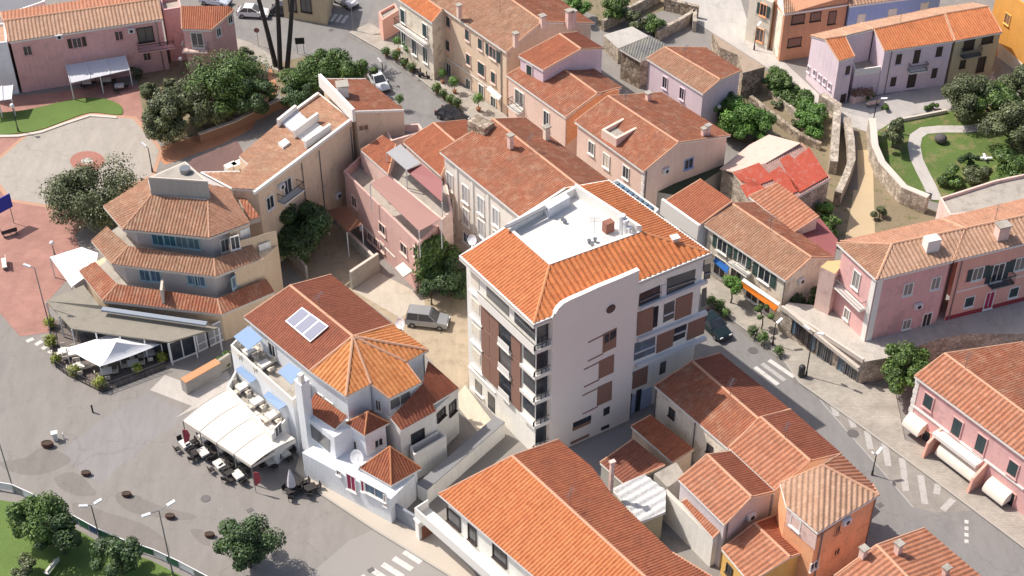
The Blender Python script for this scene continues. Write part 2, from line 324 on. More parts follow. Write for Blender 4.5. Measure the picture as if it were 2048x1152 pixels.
def building(name, label, cat, faces, ze, z0=0., zr=None, pitch_deg=17, wall=None, roof=None, over=.3, cap=CAPM, group=None, roofs=None, fascia=TRIM, caps=True, wallbase=None, dz=None):
    """faces: lists of (px, py, tag) with tag 'e' eave, 'r' ridge, a number, or None (= on the plane of the first three).
    Walls drop from every free roof edge, set in by the overhang."""
    def res(zrv):
        out = []
        for f in faces:
            pts = []
            for (x, y, tg) in f:
                if tg is None:
                    nn = (pts[1]-pts[0]).cross(pts[2]-pts[0]); d = ray(x, y); t = (pts[0]-CAM).dot(nn)/d.dot(nn); pts.append(CAM+d*t)
                else: pts.append(P(x, y, ze if tg == 'e' else zrv if tg == 'r' else tg))
            out.append(pts)
        return out
    if zr is None:
        best = None
        for k in range(60):
            z = ze+.3+k*.08; e = sum((slope_of(f)[0]-pitch_deg)**2 for f in res(z))
            if best is None or e < best[0]: best = (e, z)
        zr = best[1]
    F = res(zr)
    print('BLD', label[:40], 'zr %.1f' % zr, ['%.0f' % slope_of(f)[0] for f in F])
    allp = [p for f in F for p in f]; c = sum(allp, Vector())/len(allp)
    b = Bld(); b.F = F; b.zr = zr; b.ze = ze; b.z0 = z0; b.walls = []
    b.root = thing(name, label, cat, (c.x, c.y, z0), group)
    def key(p): return (round(p.x, 2), round(p.y, 2), round(p.z, 2))
    edges = {}
    for f in F:
        for k in range(len(f)):
            kk = frozenset((key(f[k]), key(f[(k+1) % len(f)]))); edges[kk] = edges.get(kk, 0)+1
    gw = G(); gf = G(); gc = G()
    for fi, f in enumerate(F):
        rm = roofs[fi] if roofs and roofs[fi] else roof
        g = G(); tilefaces(g, f, rm.get('pitch', .4)); g.build('roof_slope', rm, b.root, fix=False)
        free = [edges[frozenset((key(f[k]), key(f[(k+1) % len(f)])))] == 1 for k in range(len(f))]
        gf.solid([p-Vector((0, 0, .26)) for p in f], [p-Vector((0, 0, .05)) for p in f])
        pl = offset_poly([Vector((p.x, p.y, 0)) for p in f], [over if q else 0. for q in free])
        _, nn = slope_of(f)
        def zt(p): return f[0].z-((p.x-f[0].x)*nn.x+(p.y-f[0].y)*nn.y)/nn.z-.2
        top = [Vector((p.x, p.y, zt(p))) for p in pl]; bot = [Vector((p.x, p.y, z0)) for p in pl]
        for k in range(len(f)):
            if free[k]:
                a, bb = bot[k], bot[(k+1) % len(f)]; gw.poly([a, bb, top[(k+1) % len(f)], top[k]]); b.walls.append((a, bb, top[k].z, top[(k+1) % len(f)].z, z0))
        gw.poly(top)
        if caps:
            for k in range(len(f)):
                a, bb = f[k], f[(k+1) % len(f)]; kk = frozenset((key(a), key(bb)))
                if edges[kk] >= 2: edges[kk] = -1; gc = G(); gc.tube(a+Vector((0, 0, .02)), bb+Vector((0, 0, .02)), .14, n=6); gc.build('ridge_tiles', cap, b.root)
                elif edges[kk] == 1 and abs(a.z-bb.z) > .4: gc = G(); gc.tube(a+Vector((0, 0, 0)), bb+Vector((0, 0, 0)), .09, n=6); gc.build('verge_tiles', cap, b.root)
    b.wallobj = gw.build('wall', wall, b.root)
    gf.build('fascia', fascia, b.root)
    return b
def flatblock(name, label, cat, pxs, ztop, z0=0., wall=None, roofm=None, par=.0, parw=.2, group=None, cop=None, parent=None):
    """flat-roofed block, outline given at roof height; optional parapet"""
    pl = [P(x, y, ztop) for x, y in pxs]; c = sum(pl, Vector())/len(pl)
    b = Bld(); b.z0 = z0; b.ze = ztop; b.F = [pl]; b.zr = ztop
    b.root = thing(name, label, cat, (c.x, c.y, z0), group) if parent is None else parent
    g = G(); g.prism(pl, z0, ztop-par); b.wallobj = g.build('wall', wall, b.root)
    b.walls = [(Vector((pl[k].x, pl[k].y, z0)), Vector((pl[(k+1) % len(pl)].x, pl[(k+1) % len(pl)].y, z0)), ztop, ztop, z0) for k in range(len(pl))]
    inn = offset_poly([Vector((p.x, p.y, 0)) for p in pl], [parw]*len(pl))
    if par > 0:
        g = G()
        for k in range(len(pl)):
            a, bb = pl[k], pl[(k+1) % len(pl)]; c0, c1 = inn[k], inn[(k+1) % len(pl)]
            q = [Vector((p.x, p.y, ztop-par)) for p in (a, bb, c1, c0)]; g.solid(q, [p+Vector((0, 0, par)) for p in q])
        g.build('parapet', cop or wall, b.root)
    g = G(); g.prism(inn if par > 0 else pl, ztop-par, ztop-par+.02); g.build('flat_roof', roofm or wall, b.root)
    return b
# ---------------------------------------------------------------- things on walls
def hit(b, px, py):
    d = ray(px, py); best = None
    for (a, bb, za, zb, z0) in b.walls:
        t = (bb-a); L = t.length
        if L < .3: continue
        t = t/L; n = Vector((t.y, -t.x, 0))
        if n.dot(d) > 0: n = -n
        den = d.dot(n)
        if abs(den) < 1e-6: continue
        tt = (a-CAM).dot(n)/den
        if tt <= 0: continue
        p = CAM+d*tt; s = (p-a).dot(t)
        if -.15 < s < L+.15 and z0-.3 < p.z < max(za, zb)+.3 and (best is None or tt < best[0]): best = (tt, p, t, n)
    if best is None: print('MISS', b.root['label'][:30], px, py); return None
    _, p, t, n = best
    if t.cross(Vector((0, 0, 1))).dot(n) < 0: t = -t      # t runs left to right seen from outside
    return p, t, n
Z = Vector((0, 0, 1))
def wbox(g, p, t, n, x0, x1, z0, z1, o0, o1):
    """box on a wall: along wall x0..x1, height z0..z1 about p, out from the wall o0..o1"""
    q = [p+t*x+n*o for x, o in ((x0, o0), (x1, o0), (x1, o1), (x0, o1))]
    g.solid([v+Z*z0 for v in q], [v+Z*z1 for v in q])
def window(b, px, py, w=.95, h=1.45, style='pane', frame=TRIM, shut=GREEN, gl=None, sill=True, bars=True, label=None):
    r = hit(b, px, py)
    if not r: return
    p, t, n = r; x, z = w/2, h/2; f = .1
    g = G()
    for x0, x1, z0, z1 in ((-x-f, x+f, z, z+f), (-x-f, x+f, -z-f, -z), (-x-f, -x, -z, z), (x, x+f, -z, z)): wbox(g, p, t, n, x0, x1, z0, z1, -.02, .09)
    if bars and style != 'shut' and gl is not DARKW: wbox(g, p, t, n, -.03, .03, -z, z, .0, .05)
    if sill: wbox(g, p, t, n, -x-f-.06, x+f+.06, -z-f-.07, -z-f, 0, .2)
    fr = g.build('door_frame' if style == 'door' else 'window', frame, b.root)
    if style == 'shut':
        for s in (-1, 1):
            g = G(); a, c = (-x, -.01) if s < 0 else (.01, x); wbox(g, p, t, n, a, c, -z, z, .01, .06)
            for k in range(int(h/.16)): wbox(g, p, t, n, a+.06, c-.06, -z+.08+k*.16, -z+.14+k*.16, .06, .075)
            g.build('shutter', shut, fr)
    else:
        g = G(); wbox(g, p, t, n, -x, x, -z, z, -.02, .02); g.build('door_leaf' if style == 'door' else 'pane', gl or (shut if style == 'door' else GL), fr)
        if style == 'open':
            for s in (-1, 1):
                g = G(); a = x+f if s > 0 else -x-f-w*.5; wbox(g, p, t, n, a, a+w*.5, -z, z, .03, .09); g.build('shutter', shut, fr)
    if label: fr['label'] = label
    return r
def windows(b, lst, **k):
    for q in lst:
        kk = dict(k)
        if len(q) > 2: kk['w'] = q[2]
        if len(q) > 3: kk['h'] = q[3]
        if len(q) > 4: kk['style'] = q[4]
        window(b, q[0], q[1], **kk)
def railing(g, p, t, n, x0, x1, z0, h, d, step=.16):
    """balcony railing along front and both sides"""
    a, bq, c, e = p+t*x0, p+t*x0+n*d, p+t*x1+n*d, p+t*x1
    for q0, q1 in ((a, bq), (bq, c), (c, e)):
        g.bar(q0+Z*(z0+h), q1+Z*(z0+h), .06, .05); g.bar(q0+Z*(z0+.08), q1+Z*(z0+.08), .04, .04)
        m = max(1, int((q1-q0).length/step))
        for k in range(m+1): v = q0.lerp(q1, k/m); g.bar(v+Z*z0, v+Z*(z0+h), .025, .025)
def balcony(b, px, py, w=2.2, d=.9, slab=TRIM, rail=IRON, h=1.0):
    r = hit(b, px, py)
    if not r: return
    p, t, n = r; g = G(); wbox(g, p, t, n, -w/2, w/2, -.15, 0, 0, d); o = g.build('balcony', slab, b.root)
    g = G(); railing(g, p, t, n, -w/2+.04, w/2-.04, 0, h, d-.06); g.build('railing', rail, o)
def band(b, p0, p1, h=.15, o=.07, mat=TRIM, name='string_course'):
    r0, r1 = hit(b, *p0), hit(b, *p1)
    if not r0 or not r1: return
    g = G(); a, c = r0[0], r1[0]; c = Vector((c.x, c.y, a.z)); n = r0[2]
    q = [a, c, c+n*o, a+n*o]; g.solid([v-Z*h/2 for v in q], [v+Z*h/2 for v in q]); g.build(name, mat, b.root)
def panel(b, pxs, o0, o1, mat, name='panel', n0=None, parent=None):
    """solid plate on a wall, its outline given in the photograph"""
    cx = sum(p[0] for p in pxs)/len(pxs); cy = sum(p[1] for p in pxs)/len(pxs); r = n0 or hit(b, cx, cy)
    if not r: return None
    p, t, n = r; q = []
    for x, y in pxs:
        d = ray(x, y); tt = (p-CAM).dot(n)/d.dot(n); q.append(CAM+d*tt)
    g = G(); i = 0
    nn = len(q); tri = tessellate_polygon([q]); bt = [v+n*o0 for v in q]; tp = [v+n*o1 for v in q]
    g.v = bt+tp; g.f = [tuple(nn+k for k in t3) for t3 in tri]+[tuple(reversed(t3)) for t3 in tri]+[(k, (k+1) % nn, nn+(k+1) % nn, nn+k) for k in range(nn)]
    g.uv = [(0, 0)]*sum(len(f) for f in g.f)
    return g.build(name, mat, parent or b.root)
def chimney(b, px, py, z, w=.7, d=.7, h=1.2, mat=None, cap=True, rz=.6, name='chimney'):
    p = P(px, py, z); g = G(); g.box((p.x, p.y, z-.9), w, d, h+.9, rz); o = g.build(name, mat or W_PP, b.root)
    if cap:
        g = G(); g.box((p.x, p.y, z+h), w+.2, d+.2, .12, rz)
        g.build('chimney_cap', CONC, o)
    return o

def downpipe(b, px, py):
    q = hit(b, px, py)
    if not q: return
    p, t, n = q; g = G(); c = p+n*.08; g.tube(Vector((c.x, c.y, b.z0)), Vector((c.x, c.y, b.ze-.2)), .06, n=6); g.build('downpipe', METAL, b.root)
def aircon(b, px, py):
    q = hit(b, px, py)
    if not q: return
    p, t, n = q; g = G(); wbox(g, p, t, n, -.42, .42, -.3, .3, .05, .38); o = g.build('air_conditioner', WMET, b.root); g = G(); c = p+n*.38; g.tube(c, c+n*.03, .22, n=12); g.build('fan_grille', IRON, o)
def aerial(b, px, py, z, h=1.6, k=5):
    p = P(px, py, z); g = G(); g.tube(p-Z*.4, p+Z*h, .025, n=5); a = 1.1
    d = Vector((math.cos(a), math.sin(a), 0)); e = Vector((-d.y, d.x, 0)); g.bar(p+Z*h-d*.6, p+Z*h+d*.6, .03, .03)
    for i in range(k): c = p+Z*h+d*(-.55+1.1*i/(k-1)); g.bar(c-e*.3, c+e*.3, .02, .02)
    g.build('tv_aerial', METAL, b.root)
# ================================================================ main apartment block
def main_block():
    ZE = 17.0
    eL, eF, eR, eT1, eT2 = P(918, 514, ZE), P(1067, 652, ZE), P(1424, 508, ZE), P(1218, 362, ZE), P(1128, 378, ZE)
    b = Bld(); b.walls = []; b.z0 = 0
    b.root = thing('apartment_block', 'tall white six-storey apartment block with orange tiled roof, white roof terrace and brown shutters', 'apartment building', P(1180, 700, 0))
    fp = offset_poly([Vector((p.x, p.y, 0)) for p in (eL, eF, eR, eT1, eT2)], [.7, .55, .4, .3, .25])
    g = G(); g.prism(fp, 0, ZE-.15); b.wallobj = g.build('wall', W_WH, b.root)
    n = len(fp); b.walls = [(fp[k], fp[(k+1) % n], ZE-.1, ZE-.1, 0) for k in range(n)]
    # soffit and fascia
    g = G(); g.prism([eL, eF, eR, eT1, eT2], ZE-.16, ZE+.02)
    pts = [eL, eF, eR, eT1, eT2]
    inn = offset_poly([Vector((p.x, p.y, 0)) for p in pts], [.22]*5)
    for k in range(5):
        a, bb = pts[k], pts[(k+1) % 5]; c0, c1 = inn[k], inn[(k+1) % 5]
        q = [Vector((p.x, p.y, ZE-.34)) for p in (a, bb, c1, c0)]; g.solid(q, [p+Z*.5 for p in q])
    g.build('eaves', TRIM, b.root)
    ZT = 18.75
    tW, tS, tE, tN = P(1013, 456, ZT), P(1099, 531, ZT), P(1283, 465, ZT), P(1150, 379, ZT)
    z1 = ZE+.14
    def up(p): return Vector((p.x, p.y, z1))
    i = [up(p) for p in offset_poly([Vector((p.x, p.y, 0)) for p in pts], [.14]*5)]
    for f, m in (([i[0], i[1], tS, tW], T_OR), ([i[1], i[2], tE, tS], T_ORB), ([i[2], i[3], i[4], tN, tE], T_OR)):
        g = G(); tilefaces(g, f, m['pitch']); g.build('roof_slope', m, b.root, fix=False)
    for a, c in ((i[1], tS), (i[2], tE)): g = G(); g.tube(a, c, .14, n=6); g.build('ridge_tiles', CAPO, b.root)
    # body below slopes
    g = G(); g.solid([Vector((p.x, p.y, ZE)) for p in (eL, tS, tE, eT1, eT2)], [Vector((p.x, p.y, ZE+.05)) for p in (eL, tS, tE, eT1, eT2)]); g.build('roof_deck', CONC, b.root)
    # terrace: sunk white floor with parapets
    tp = [tW, tS, tE, tN]; fl = ZT-.5
    g = G(); g.prism(tp, ZE, fl); g.build('terrace_floor', surf('white_terrace', (.70, .68, .65), var=.08, col2=(.60,.58,.54), spots=-.04), b.root)
    inn = offset_poly([Vector((p.x, p.y, 0)) for p in tp], [.28]*4); g = G()
    for k, hh in ((0, .12), (1, .12), (2, .75), (3, .45)):
        a, bb = tp[k], tp[(k+1) % 4]; c0, c1 = inn[k], inn[(k+1) % 4]
        q = [Vector((p.x, p.y, ZE)) for p in (a, bb, c1, c0)]; g.solid(q, [Vector((p.x, p.y, ZT+hh+k*.003)) for p in q])
    g.build('parapet', TRIM, b.root)
    g = G(); a, c = P(1011, 455, ZT+.5), P(1128, 396, ZT+.5); g.bar(a, c, .4, .08); g.build('coping', surf('dark_coping', (.2, .2, .22)), b.root)
    # stair housing and roof plant
    q = [P(x, y, ZT+.6) for x, y in ((1086, 408), (1130, 384), (1140, 394), (1098, 418))]; g = G(); g.prism(q, ZE, ZT+.6); g.build('stair_housing', surf('pale_grey_render', (.62,.64,.68)), b.root)
    p = P(1216, 462, fl); g = G(); g.box((p.x, p.y, fl), .9, .7, 1.1, .55); g.build('lift_housing', surf('brick_red_render', (.3, .13, .09)), b.root)
    for x, y, r, h in ((1242, 466, .28, 1.9), (1250, 470, .22, 1.6), (1258, 474, .16, 1.0)):
        p = P(x, y, fl); g = G(); g.tube(p, p+Z*h, r, n=12); g.tube(p+Z*h, p+Z*(h+.18), r+.12, r+.05, n=12); g.build('vent_pipe', WMET, b.root)
    for x, y in ((1124, 441), (1128, 446), (1178, 487), (1184, 492), (1190, 484)):
        p = P(x, y, fl); g = G(); g.tube(p, p+Z*.35, .12, n=8); g.tube(p+Z*.35, p+Z*.42, .2, n=8); g.build('vent_cowl', METAL, b.root)
    p = P(1188, 470, fl); g = G(); g.bar(p, p+Z*1.9, .04, .04)
    for k in range(4): g.bar(p+Z*1.8+Vector((-.5+.02*k, -.3+.2*k, 0)), p+Z*1.8+Vector((.5+.02*k, -.3+.2*k, 0)), .03, .03)
    g.build('aerial', METAL, b.root)
    p = P(1349, 487, ZE+.7); g = G(); g.box((p.x, p.y, p.z-.5), .6, .5, 1.2, .4); o = g.build('chimney', W_PE, b.root); g = G(); g.box((p.x, p.y, p.z+.7), .8, .7, .1, .4); g.build('chimney_cap', TRIM, o)
    # right facade -------------------------------------------------
    A, B = fp[1], fp[2]; t = (B-A).normalized(); n = Vector((t.y, -t.x, 0)); 
    if n.y > 0: n = -n
    r0 = (A.copy(), t, n)
    def onp(x, y, o):
        d = ray(x, y); pp = A+n*o; tt = (pp-CAM).dot(n)/d.dot(n); return CAM+d*tt
    SL = surf('front_plaster', (.84, .765, .715), var=.05, scale=.5)
    O = .66
    prof = [(1107, 640), (1111, 628), (1117, 618), (1127, 608), (1142, 600), (1165, 590), (1200, 574), (1240, 558), (1279, 541)]
    top = [onp(x, y, O) for x, y in prof]; q = [Vector((top[-1].x, top[-1].y, 0)), Vector((top[0].x, top[0].y, 0))]
    poly = top+q; g = G(); nn = len(poly); tri = tessellate_polygon([poly]); back = [v-n*.38 for v in poly]
    g.v = back+poly; g.f = [tuple(nn+k for k in t3) for t3 in tri]+[tuple(reversed(t3)) for t3 in tri]+[(k, (k+1) % nn, nn+(k+1) % nn, nn+k) for k in range(nn)]
    g.uv = [(0, 0)]*sum(len(f) for f in g.f); slab = g.build('front_slab', SL, b.root)
    g = G(); qq = [q[1]-n*.38, q[0]-n*.38, q[0]-n*.62, q[1]-n*.62]; g.solid([v.copy() for v in qq], [v+Z*16.6 for v in qq]); g.build('slab_return', SL, slab)
    g = G()
    for k in range(len(top)-1): g.bar(top[k]-n*.19+Z*.03, top[k+1]-n*.19+Z*.03, .46, .09)
    g.build('slab_coping', TRIM, slab)
    rs = (A+n*O, t, n)
    def pn(px, o0, o1, m, name, base=rs, par=None): return panel(b, px, o0, o1, m, name, base, par)
    # porthole
    c = onp(1221, 617, O); g = G(); g.tube(c-n*.05, c+n*.06, .62, n=24); o = g.build('porthole', TRIM, b.root); g = G(); g.tube(c, c+n*.08, .5, n=24); g.build('pane', GL, o)
    def pw(x0, y0, x1, y1, hp, m=BROWN, o=0.0, base=rs, name='shutter_panel', glass_from=None):
        """parallelogram on the right facade: bottom-left corner to top-right slope"""
        return pn([(x0, y0), (x0-hp*.035, y0+hp), (x1-hp*.035, y1+hp), (x1, y1)], o, o+.05, m, name, base)
    for k, (x0, y0, x1, y1, hp) in enumerate(((1206, 668, 1233, 655, 38), (1198, 722, 1228, 708, 36), (1195, 774, 1224, 761, 38))):
        pw(x0, y0, x1, y1, hp)
        if k == 0:
            pn([(x0+3, y0+2), (x0+2, y0+18), (x0+11, y0+14), (x0+11, y0-2)], .05, .08, GL, 'pane'); pn([(x0+14, y0-3), (x0+13, y0+13), (x1-2, y1+17), (x1-1, y1+3)], .05, .08, GL, 'pane')
        for yy in (2, hp+1):
            a, c = onp(x0-30, y0+15+yy, O), onp(x0, y0+yy, O); g = G(); q = [a, c, c+n*.05, a+n*.05]; g.solid([v-Z*.06 for v in q], [v+Z*.06 for v in q]); g.build('ledge', BROWN, b.root)  # brown strips: ledge lines with their shadow gaps put into the colour
    # small lower windows in slab
    pw(1207, 818, 1219, 812, 14, GL, name='window')
    pw(1146, 846, 1182, 830, 9, GL, name='window'); pw(1145, 852+4, 1181, 836+4, 6, BROWN, name='vent_slot'); pw(1202, 855, 1218, 848, 6, GL, name='vent_slot')
    pw(1141, 884, 1178, 867, 5, BROWN, name='vent_slot')
    # behind plane, right bay
    r1 = (A+n*.0, t, n)
    WB = surf('white_bands', (.72, .70, .70), var=.05)
    def rb(px, m, name='window', o1=.05, o0=.0): return pn(px, o0, o1, m, name, r1)
    def slabband(px, o=.35): return pn(px, -.05, o, WB, 'balcony_slab', r1)
    slabband([(1278, 612), (1411, 557), (1411, 563), (1278, 618)]); slabband([(1275, 674), (1411, 620), (1411, 626), (1274, 681)]); slabband([(1270, 727), (1409, 671), (1409, 677), (1270, 733)])
    for q in ([(1279, 588), (1320, 570), (1319, 598), (1277, 612)], [(1334, 557), (1391, 538), (1388, 569), (1333, 590)], [(1408, 530), (1421, 526), (1420, 556), (1407, 560)]):
        o = rb(q, GL)
        x0, y0 = q[0]; x1, y1 = q[1]; hh = q[3][1]-y0
        pn([(x0, y0+hh*.55), (x1, y1+hh*.55), (x1, y1+hh*.62), (x0, y0+hh*.62)], .05, .16, METAL, 'rail', r1)
    rb([(1275, 625), (1306, 612), (1304, 659), (1273, 671)], BROWN, 'shutter_panel', .1); rb([(1306, 615), (1317, 611), (1314, 652), (1304, 656)], GL)
    rb([(1328, 609), (1349, 600), (1347, 635), (1326, 645)], GL); rb([(1352, 597), (1385, 584), (1381, 627), (1349, 640)], BROWN, 'shutter_panel', .1); rb([(1404, 578), (1413, 574), (1412, 610), (1402, 614)], GL)
    rb([(1269, 687), (1310, 670), (1309, 704), (1267, 721)], GLB); rb([(1315, 662), (1349, 649), (1344, 691), (1312, 706)], BROWN, 'shutter_panel', .1); rb([(1349, 650), (1374, 641), (1369, 673), (1345, 684)], GL); rb([(1378, 638), (1411, 625), (1407, 666), (1373, 680)], BROWN, 'shutter_panel', .1)
    for q in ([(1327, 630), (1346, 622), (1346, 624), (1327, 632)], [(1347, 668), (1370, 659), (1370, 661), (1347, 670)], [(1268, 706), (1309, 689), (1309, 691), (1268, 708)]): rb(q, WB, 'rail', .14, .05)
    for x, y in ((1279, 615), (1323, 570), (1329, 568), (1395, 540), (1402, 537)): pass
    rb([(1322, 571), (1331, 567), (1331, 592), (1322, 596)], WB, 'pier', .1)
    rb([(1266, 744), (1296, 731), (1293, 766), (1264, 778)], BROWN, 'shutter_panel', .06); rb([(1321, 726), (1332, 721), (1330, 744), (1318, 750)], GL)
    rb([(1240, 755), (1266, 744), (1266, 747), (1240, 758)], METAL, 'ledge', .2)
    # lower wall: blue tint of the shade put into its colour
    rb([(1225, 808), (1304, 773), (1301, 832), (1220, 864)], W_LB, 'tinted_wall', .03)
    for q in ([(1254, 790), (1264, 786), (1259, 835), (1250, 839)], [(1273, 781), (1283, 777), (1278, 826), (1268, 831)]): rb(q, GL, 'window', .07)
    # left facade -------------------------------------------------
    A2, B2 = fp[0], fp[1]; t2 = (B2-A2).normalized(); n2 = Vector((t2.y, -t2.x, 0))
    if n2.dot(Vector((0, -1, 0))) < 0: n2 = -n2
    L2 = (B2-A2).length; print('left facade', L2, 'right', (B-A).length)
    def lb(s0, s1, z0, z1, o0, o1, m, name):
        o0, o1 = (o0, o1) if o1 < .3 else (o0*.5, o1*.5); g = G(); wbox(g, A2, t2, n2, s0*L2, s1*L2, z0, z1, o0, o1); return g.build(name, m, b.root)
    FH = 3.12
    for k in range(5):
        z = 13.4-k*FH
        lb(0.05, .24, z-.14, z, 0, .45, TRIM, 'ledge')
        if z > 1:
            if k > 0:
                lb(.22, .345, z+.0, z+FH-.2, .02, .12, BROWN, 'shutter_panel'); lb(.355, .49, z+.1, z+FH-.05, .05, .16, BROWN, 'shutter_panel')
                lb(.50, .655, z+.15, z+FH-.6, .01, .05, GL, 'window'); lb(.67, .80, z+.1, z+FH-.05, .05, .16, BROWN, 'shutter_panel')
                lb(.83, .99, z+.9, z+FH-.5, .01, .05, GL, 'window'); lb(.60-.11, .67, z-.08, z+.12, 0, .75, TRIM, 'balcony_slab')
                o = lb(.50, .66, z+.12, z+.95, .62, .7, TRIM, 'balcony_front')
                lb(.82, 1.035, z-.05, z+.12, 0, .8, TRIM, 'balcony_slab'); lb(.82, 1.035, z+.12, z+.35, .68, .8, TRIM, 'balcony_front')
            else:
                lb(.22, 1.03, z-.05, z+.15, 0, .95, TRIM, 'balcony_slab'); lb(.22, 1.03, z+.15, z+.95, .82, .95, TRIM, 'balcony_front'); lb(.3, .62, z+1.0, z+2.6, .01, .04, GL, 'window'); lb(.7, .98, z+1.0, z+2.6, .01, .04, GL, 'window')
                g = G(); g.bar(A2+t2*L2*.22+n2*.44+Z*(z+1.1), A2+t2*L2*1.03+n2*.44+Z*(z+1.1), .07, .07); g.build('rail', METAL, b.root)
            lb(.07, .19, z+.9, z+2.2, .01, .05, W_CR, 'blind')
    # corner returns on the right face, left of the slab
    def rr(x0, x1, z0, z1, o0, o1, m, name):
        o0, o1 = (o0, o1) if o1 < .3 else (o0*.5, o1*.5); x0 = x0*.5 if x0 < 0 else x0; g = G(); wbox(g, A, t, n, x0, x1, z0, z1, o0, o1); g.build(name, m, b.root)
    sl = (Vector((top[0].x, top[0].y, 0))-A).dot(t)
    for k in range(5):
        z = 13.4-k*FH
        if z < 0: continue
        rr(.05, sl-.1, z+.5, z+FH-.35, .01, .04, GL, 'window'); rr(-.7, sl, z-.05, z+.15, 0, .8, TRIM, 'balcony_slab'); rr(-.7, sl, z+.15, z+.4, .7, .8, TRIM, 'balcony_front')
        for j in range(4): rr(-.6+j*(sl+.5)/4, -.5+j*(sl+.5)/4, z+.4, z+1.0, .72, .77, IRON, 'baluster')
        rr(-.7, sl, z+1.0, z+1.08, .7, .79, METAL, 'rail')
    for s in (.1, .3): lb(s, s+.1, .3, 2.4, .01, .06, GL, 'window')
    lb(.0, .42, 3.1, 3.25, 0, .12, TRIM, 'string_course')
    return b
MAIN = main_block()
# satellite dishes
def dish(px, py, z, r=.45, label='white satellite dish'):
    p = P(px, py, z); g = G(); g.bar(p-Z*.9, p, .06, .06); g.bar(p-Z*.9, p-Z*.85, .35, .35)
    d = Vector((-.5, -.75, .5)).normalized(); x = d.orthogonal().normalized(); y = d.cross(x); n = 16; i = len(g.v)
    for j, (rr_, oo) in enumerate(((.02, 0), (.5*r, .04), (r, .16), (r*.97, .2), (.5*r, .08), (.02, .05))):
        for k in range(n): a = 2*math.pi*k/n; g.v.append(p+d*oo+x*math.cos(a)*rr_+y*math.sin(a)*rr_)
    for j in range(5):
        for k in range(n): g.f.append((i+j*n+k, i+j*n+(k+1) % n, i+(j+1)*n+(k+1) % n, i+(j+1)*n+k)); g.uv += [(0, 0)]*4
    g.bar(p+d*.1, p+d*.55-Z*.1, .04, .04); one(g, 'satellite_dish', WMET, label, 'satellite dish')
# ================================================================ blue-white house with hipped roofs
def awning(b, pxs, zs, mat, label, cat='awning', thick=.06, group=None, val=0., posts=False, name='awning', drop=0):
    pts = [P(x, y, z) for (x, y), z in zip(pxs, zs)]; g = G(); g.solid([p-Z*thick for p in pts], pts)
    t = thing(name, label, cat, sum(pts, Vector())/len(pts)-Z*2, group); g.build('canopy', mat, t)
    if val:
        g = G(); a, c = pts[-2], pts[-1]; q = [a, c, c-Z*val, a-Z*val]; d = Z.cross(c-a).normalized()*.04; g.solid(q, [v+d for v in q]); g.build('valance', mat, t)
    if posts:
        for p in pts:
            g = G(); g.bar(Vector((p.x, p.y, posts if posts is not True else 0)), p-Z*thick, .1, .1); g.build('post', WMET, t)
    return t
BLU = flat('pale_blue_fabric', (.20, .31, .50)); CREAMF = surf('cream_canvas', (.76, .70, .62), var=.05, scale=.6, col2=(.66, .56, .44), spots=-.08); WHF = flat('white_canvas', (.80, .80, .82))
B1 = building('hotel_house', 'bluish white three-storey house with a solar panel on its dark red roof, beside the piazza', 'house',
  [[(488,634,'e'),(620,742,'e'),(706,673,'r'),(580,571,'r')], [(706,673,'r'),(786,649,'e'),(662,549,'e'),(580,571,'r')],
   [(620,742,'e'),(692,793,'e'),(706,673,'r')], [(692,793,'e'),(742,768,'e'),(706,673,'r')], [(742,768,'e'),(779,797,8.6),(842,765,8.6),(812,724,'e'),(706,673,'r')],[(812,724,'e'),(857,700,'e'),(706,673,'r')], [(857,700,'e'),(786,649,'e'),(706,673,'r')]],
  9.5, zr=11.6, wall=W_BW, roofs=[T_RD, T_RD, T_OL, T_OL, T_OL, T_OL, T_OL], caps=True)
for q in ((640,800,.9,1.5),(660,815,.9,1.5)): window(B1, *q)
window(B1, 800, 800, 2.2, 1.2); window(B1, 757, 810, .5, 1.2)
r = B1.root
def sub(parent, nm, pxs, ztop, z0, wall, par=0, roofm=None, parw=.15):
    b = Bld(); pl = [P(x, y, ztop) for x, y in pxs]; g = G(); g.prism(pl, z0, ztop-par); g.build(nm, wall, parent.root); b.root = parent.root
    b.walls = [(Vector((pl[k].x, pl[k].y, 0)), Vector((pl[(k+1) % len(pl)].x, pl[(k+1) % len(pl)].y, 0)), ztop, ztop, z0) for k in range(len(pl))]
    if par:
        inn = offset_poly([Vector((p.x, p.y, 0)) for p in pl], [parw]*len(pl)); g = G()
        for k in range(len(pl)):
            a, c = pl[k], pl[(k+1) % len(pl)]; q = [Vector((p.x, p.y, ztop-par)) for p in (a, c, inn[(k+1) % len(pl)], inn[k])]; g.solid(q, [p+Z*par for p in q])
        g.build('parapet', TRIM, parent.root); g = G(); g.prism(inn, ztop-par, ztop-par+.03); g.build('terrace_floor', roofm or CONC, parent.root)
    b.z0 = z0; b.ze = ztop; return b
def hip(parent, pxs, ze, apex, za, mat, z0=0, wall=W_BW, slab=TRIM):
    """small pyramid roof over its own walls"""
    pl = [P(x, y, ze) for x, y in pxs]; ap = P(*apex, za)
    for k in range(len(pl)):
        g = G(); tilefaces(g, [pl[k], pl[(k+1) % len(pl)], ap], mat['pitch']); g.build('roof_slope', mat, parent.root, fix=False)
    g = G()
    for p in pl: g.tube(p, ap, .09, n=5)
    g.build('ridge_tiles', CAPO, parent.root)
    g = G(); g.prism(pl, ze-.22, ze-.02); g.build('fascia', slab, parent.root)
    ins = offset_poly([Vector((p.x, p.y, 0)) for p in pl], [.25]*len(pl)); g = G(); g.prism(ins, z0, ze-.2); g.build('wing_wall', wall, parent.root)
    b = Bld(); b.root = parent.root; b.walls = [(ins[k], ins[(k+1) % len(pl)], ze, ze, z0) for k in range(len(pl))]; return b
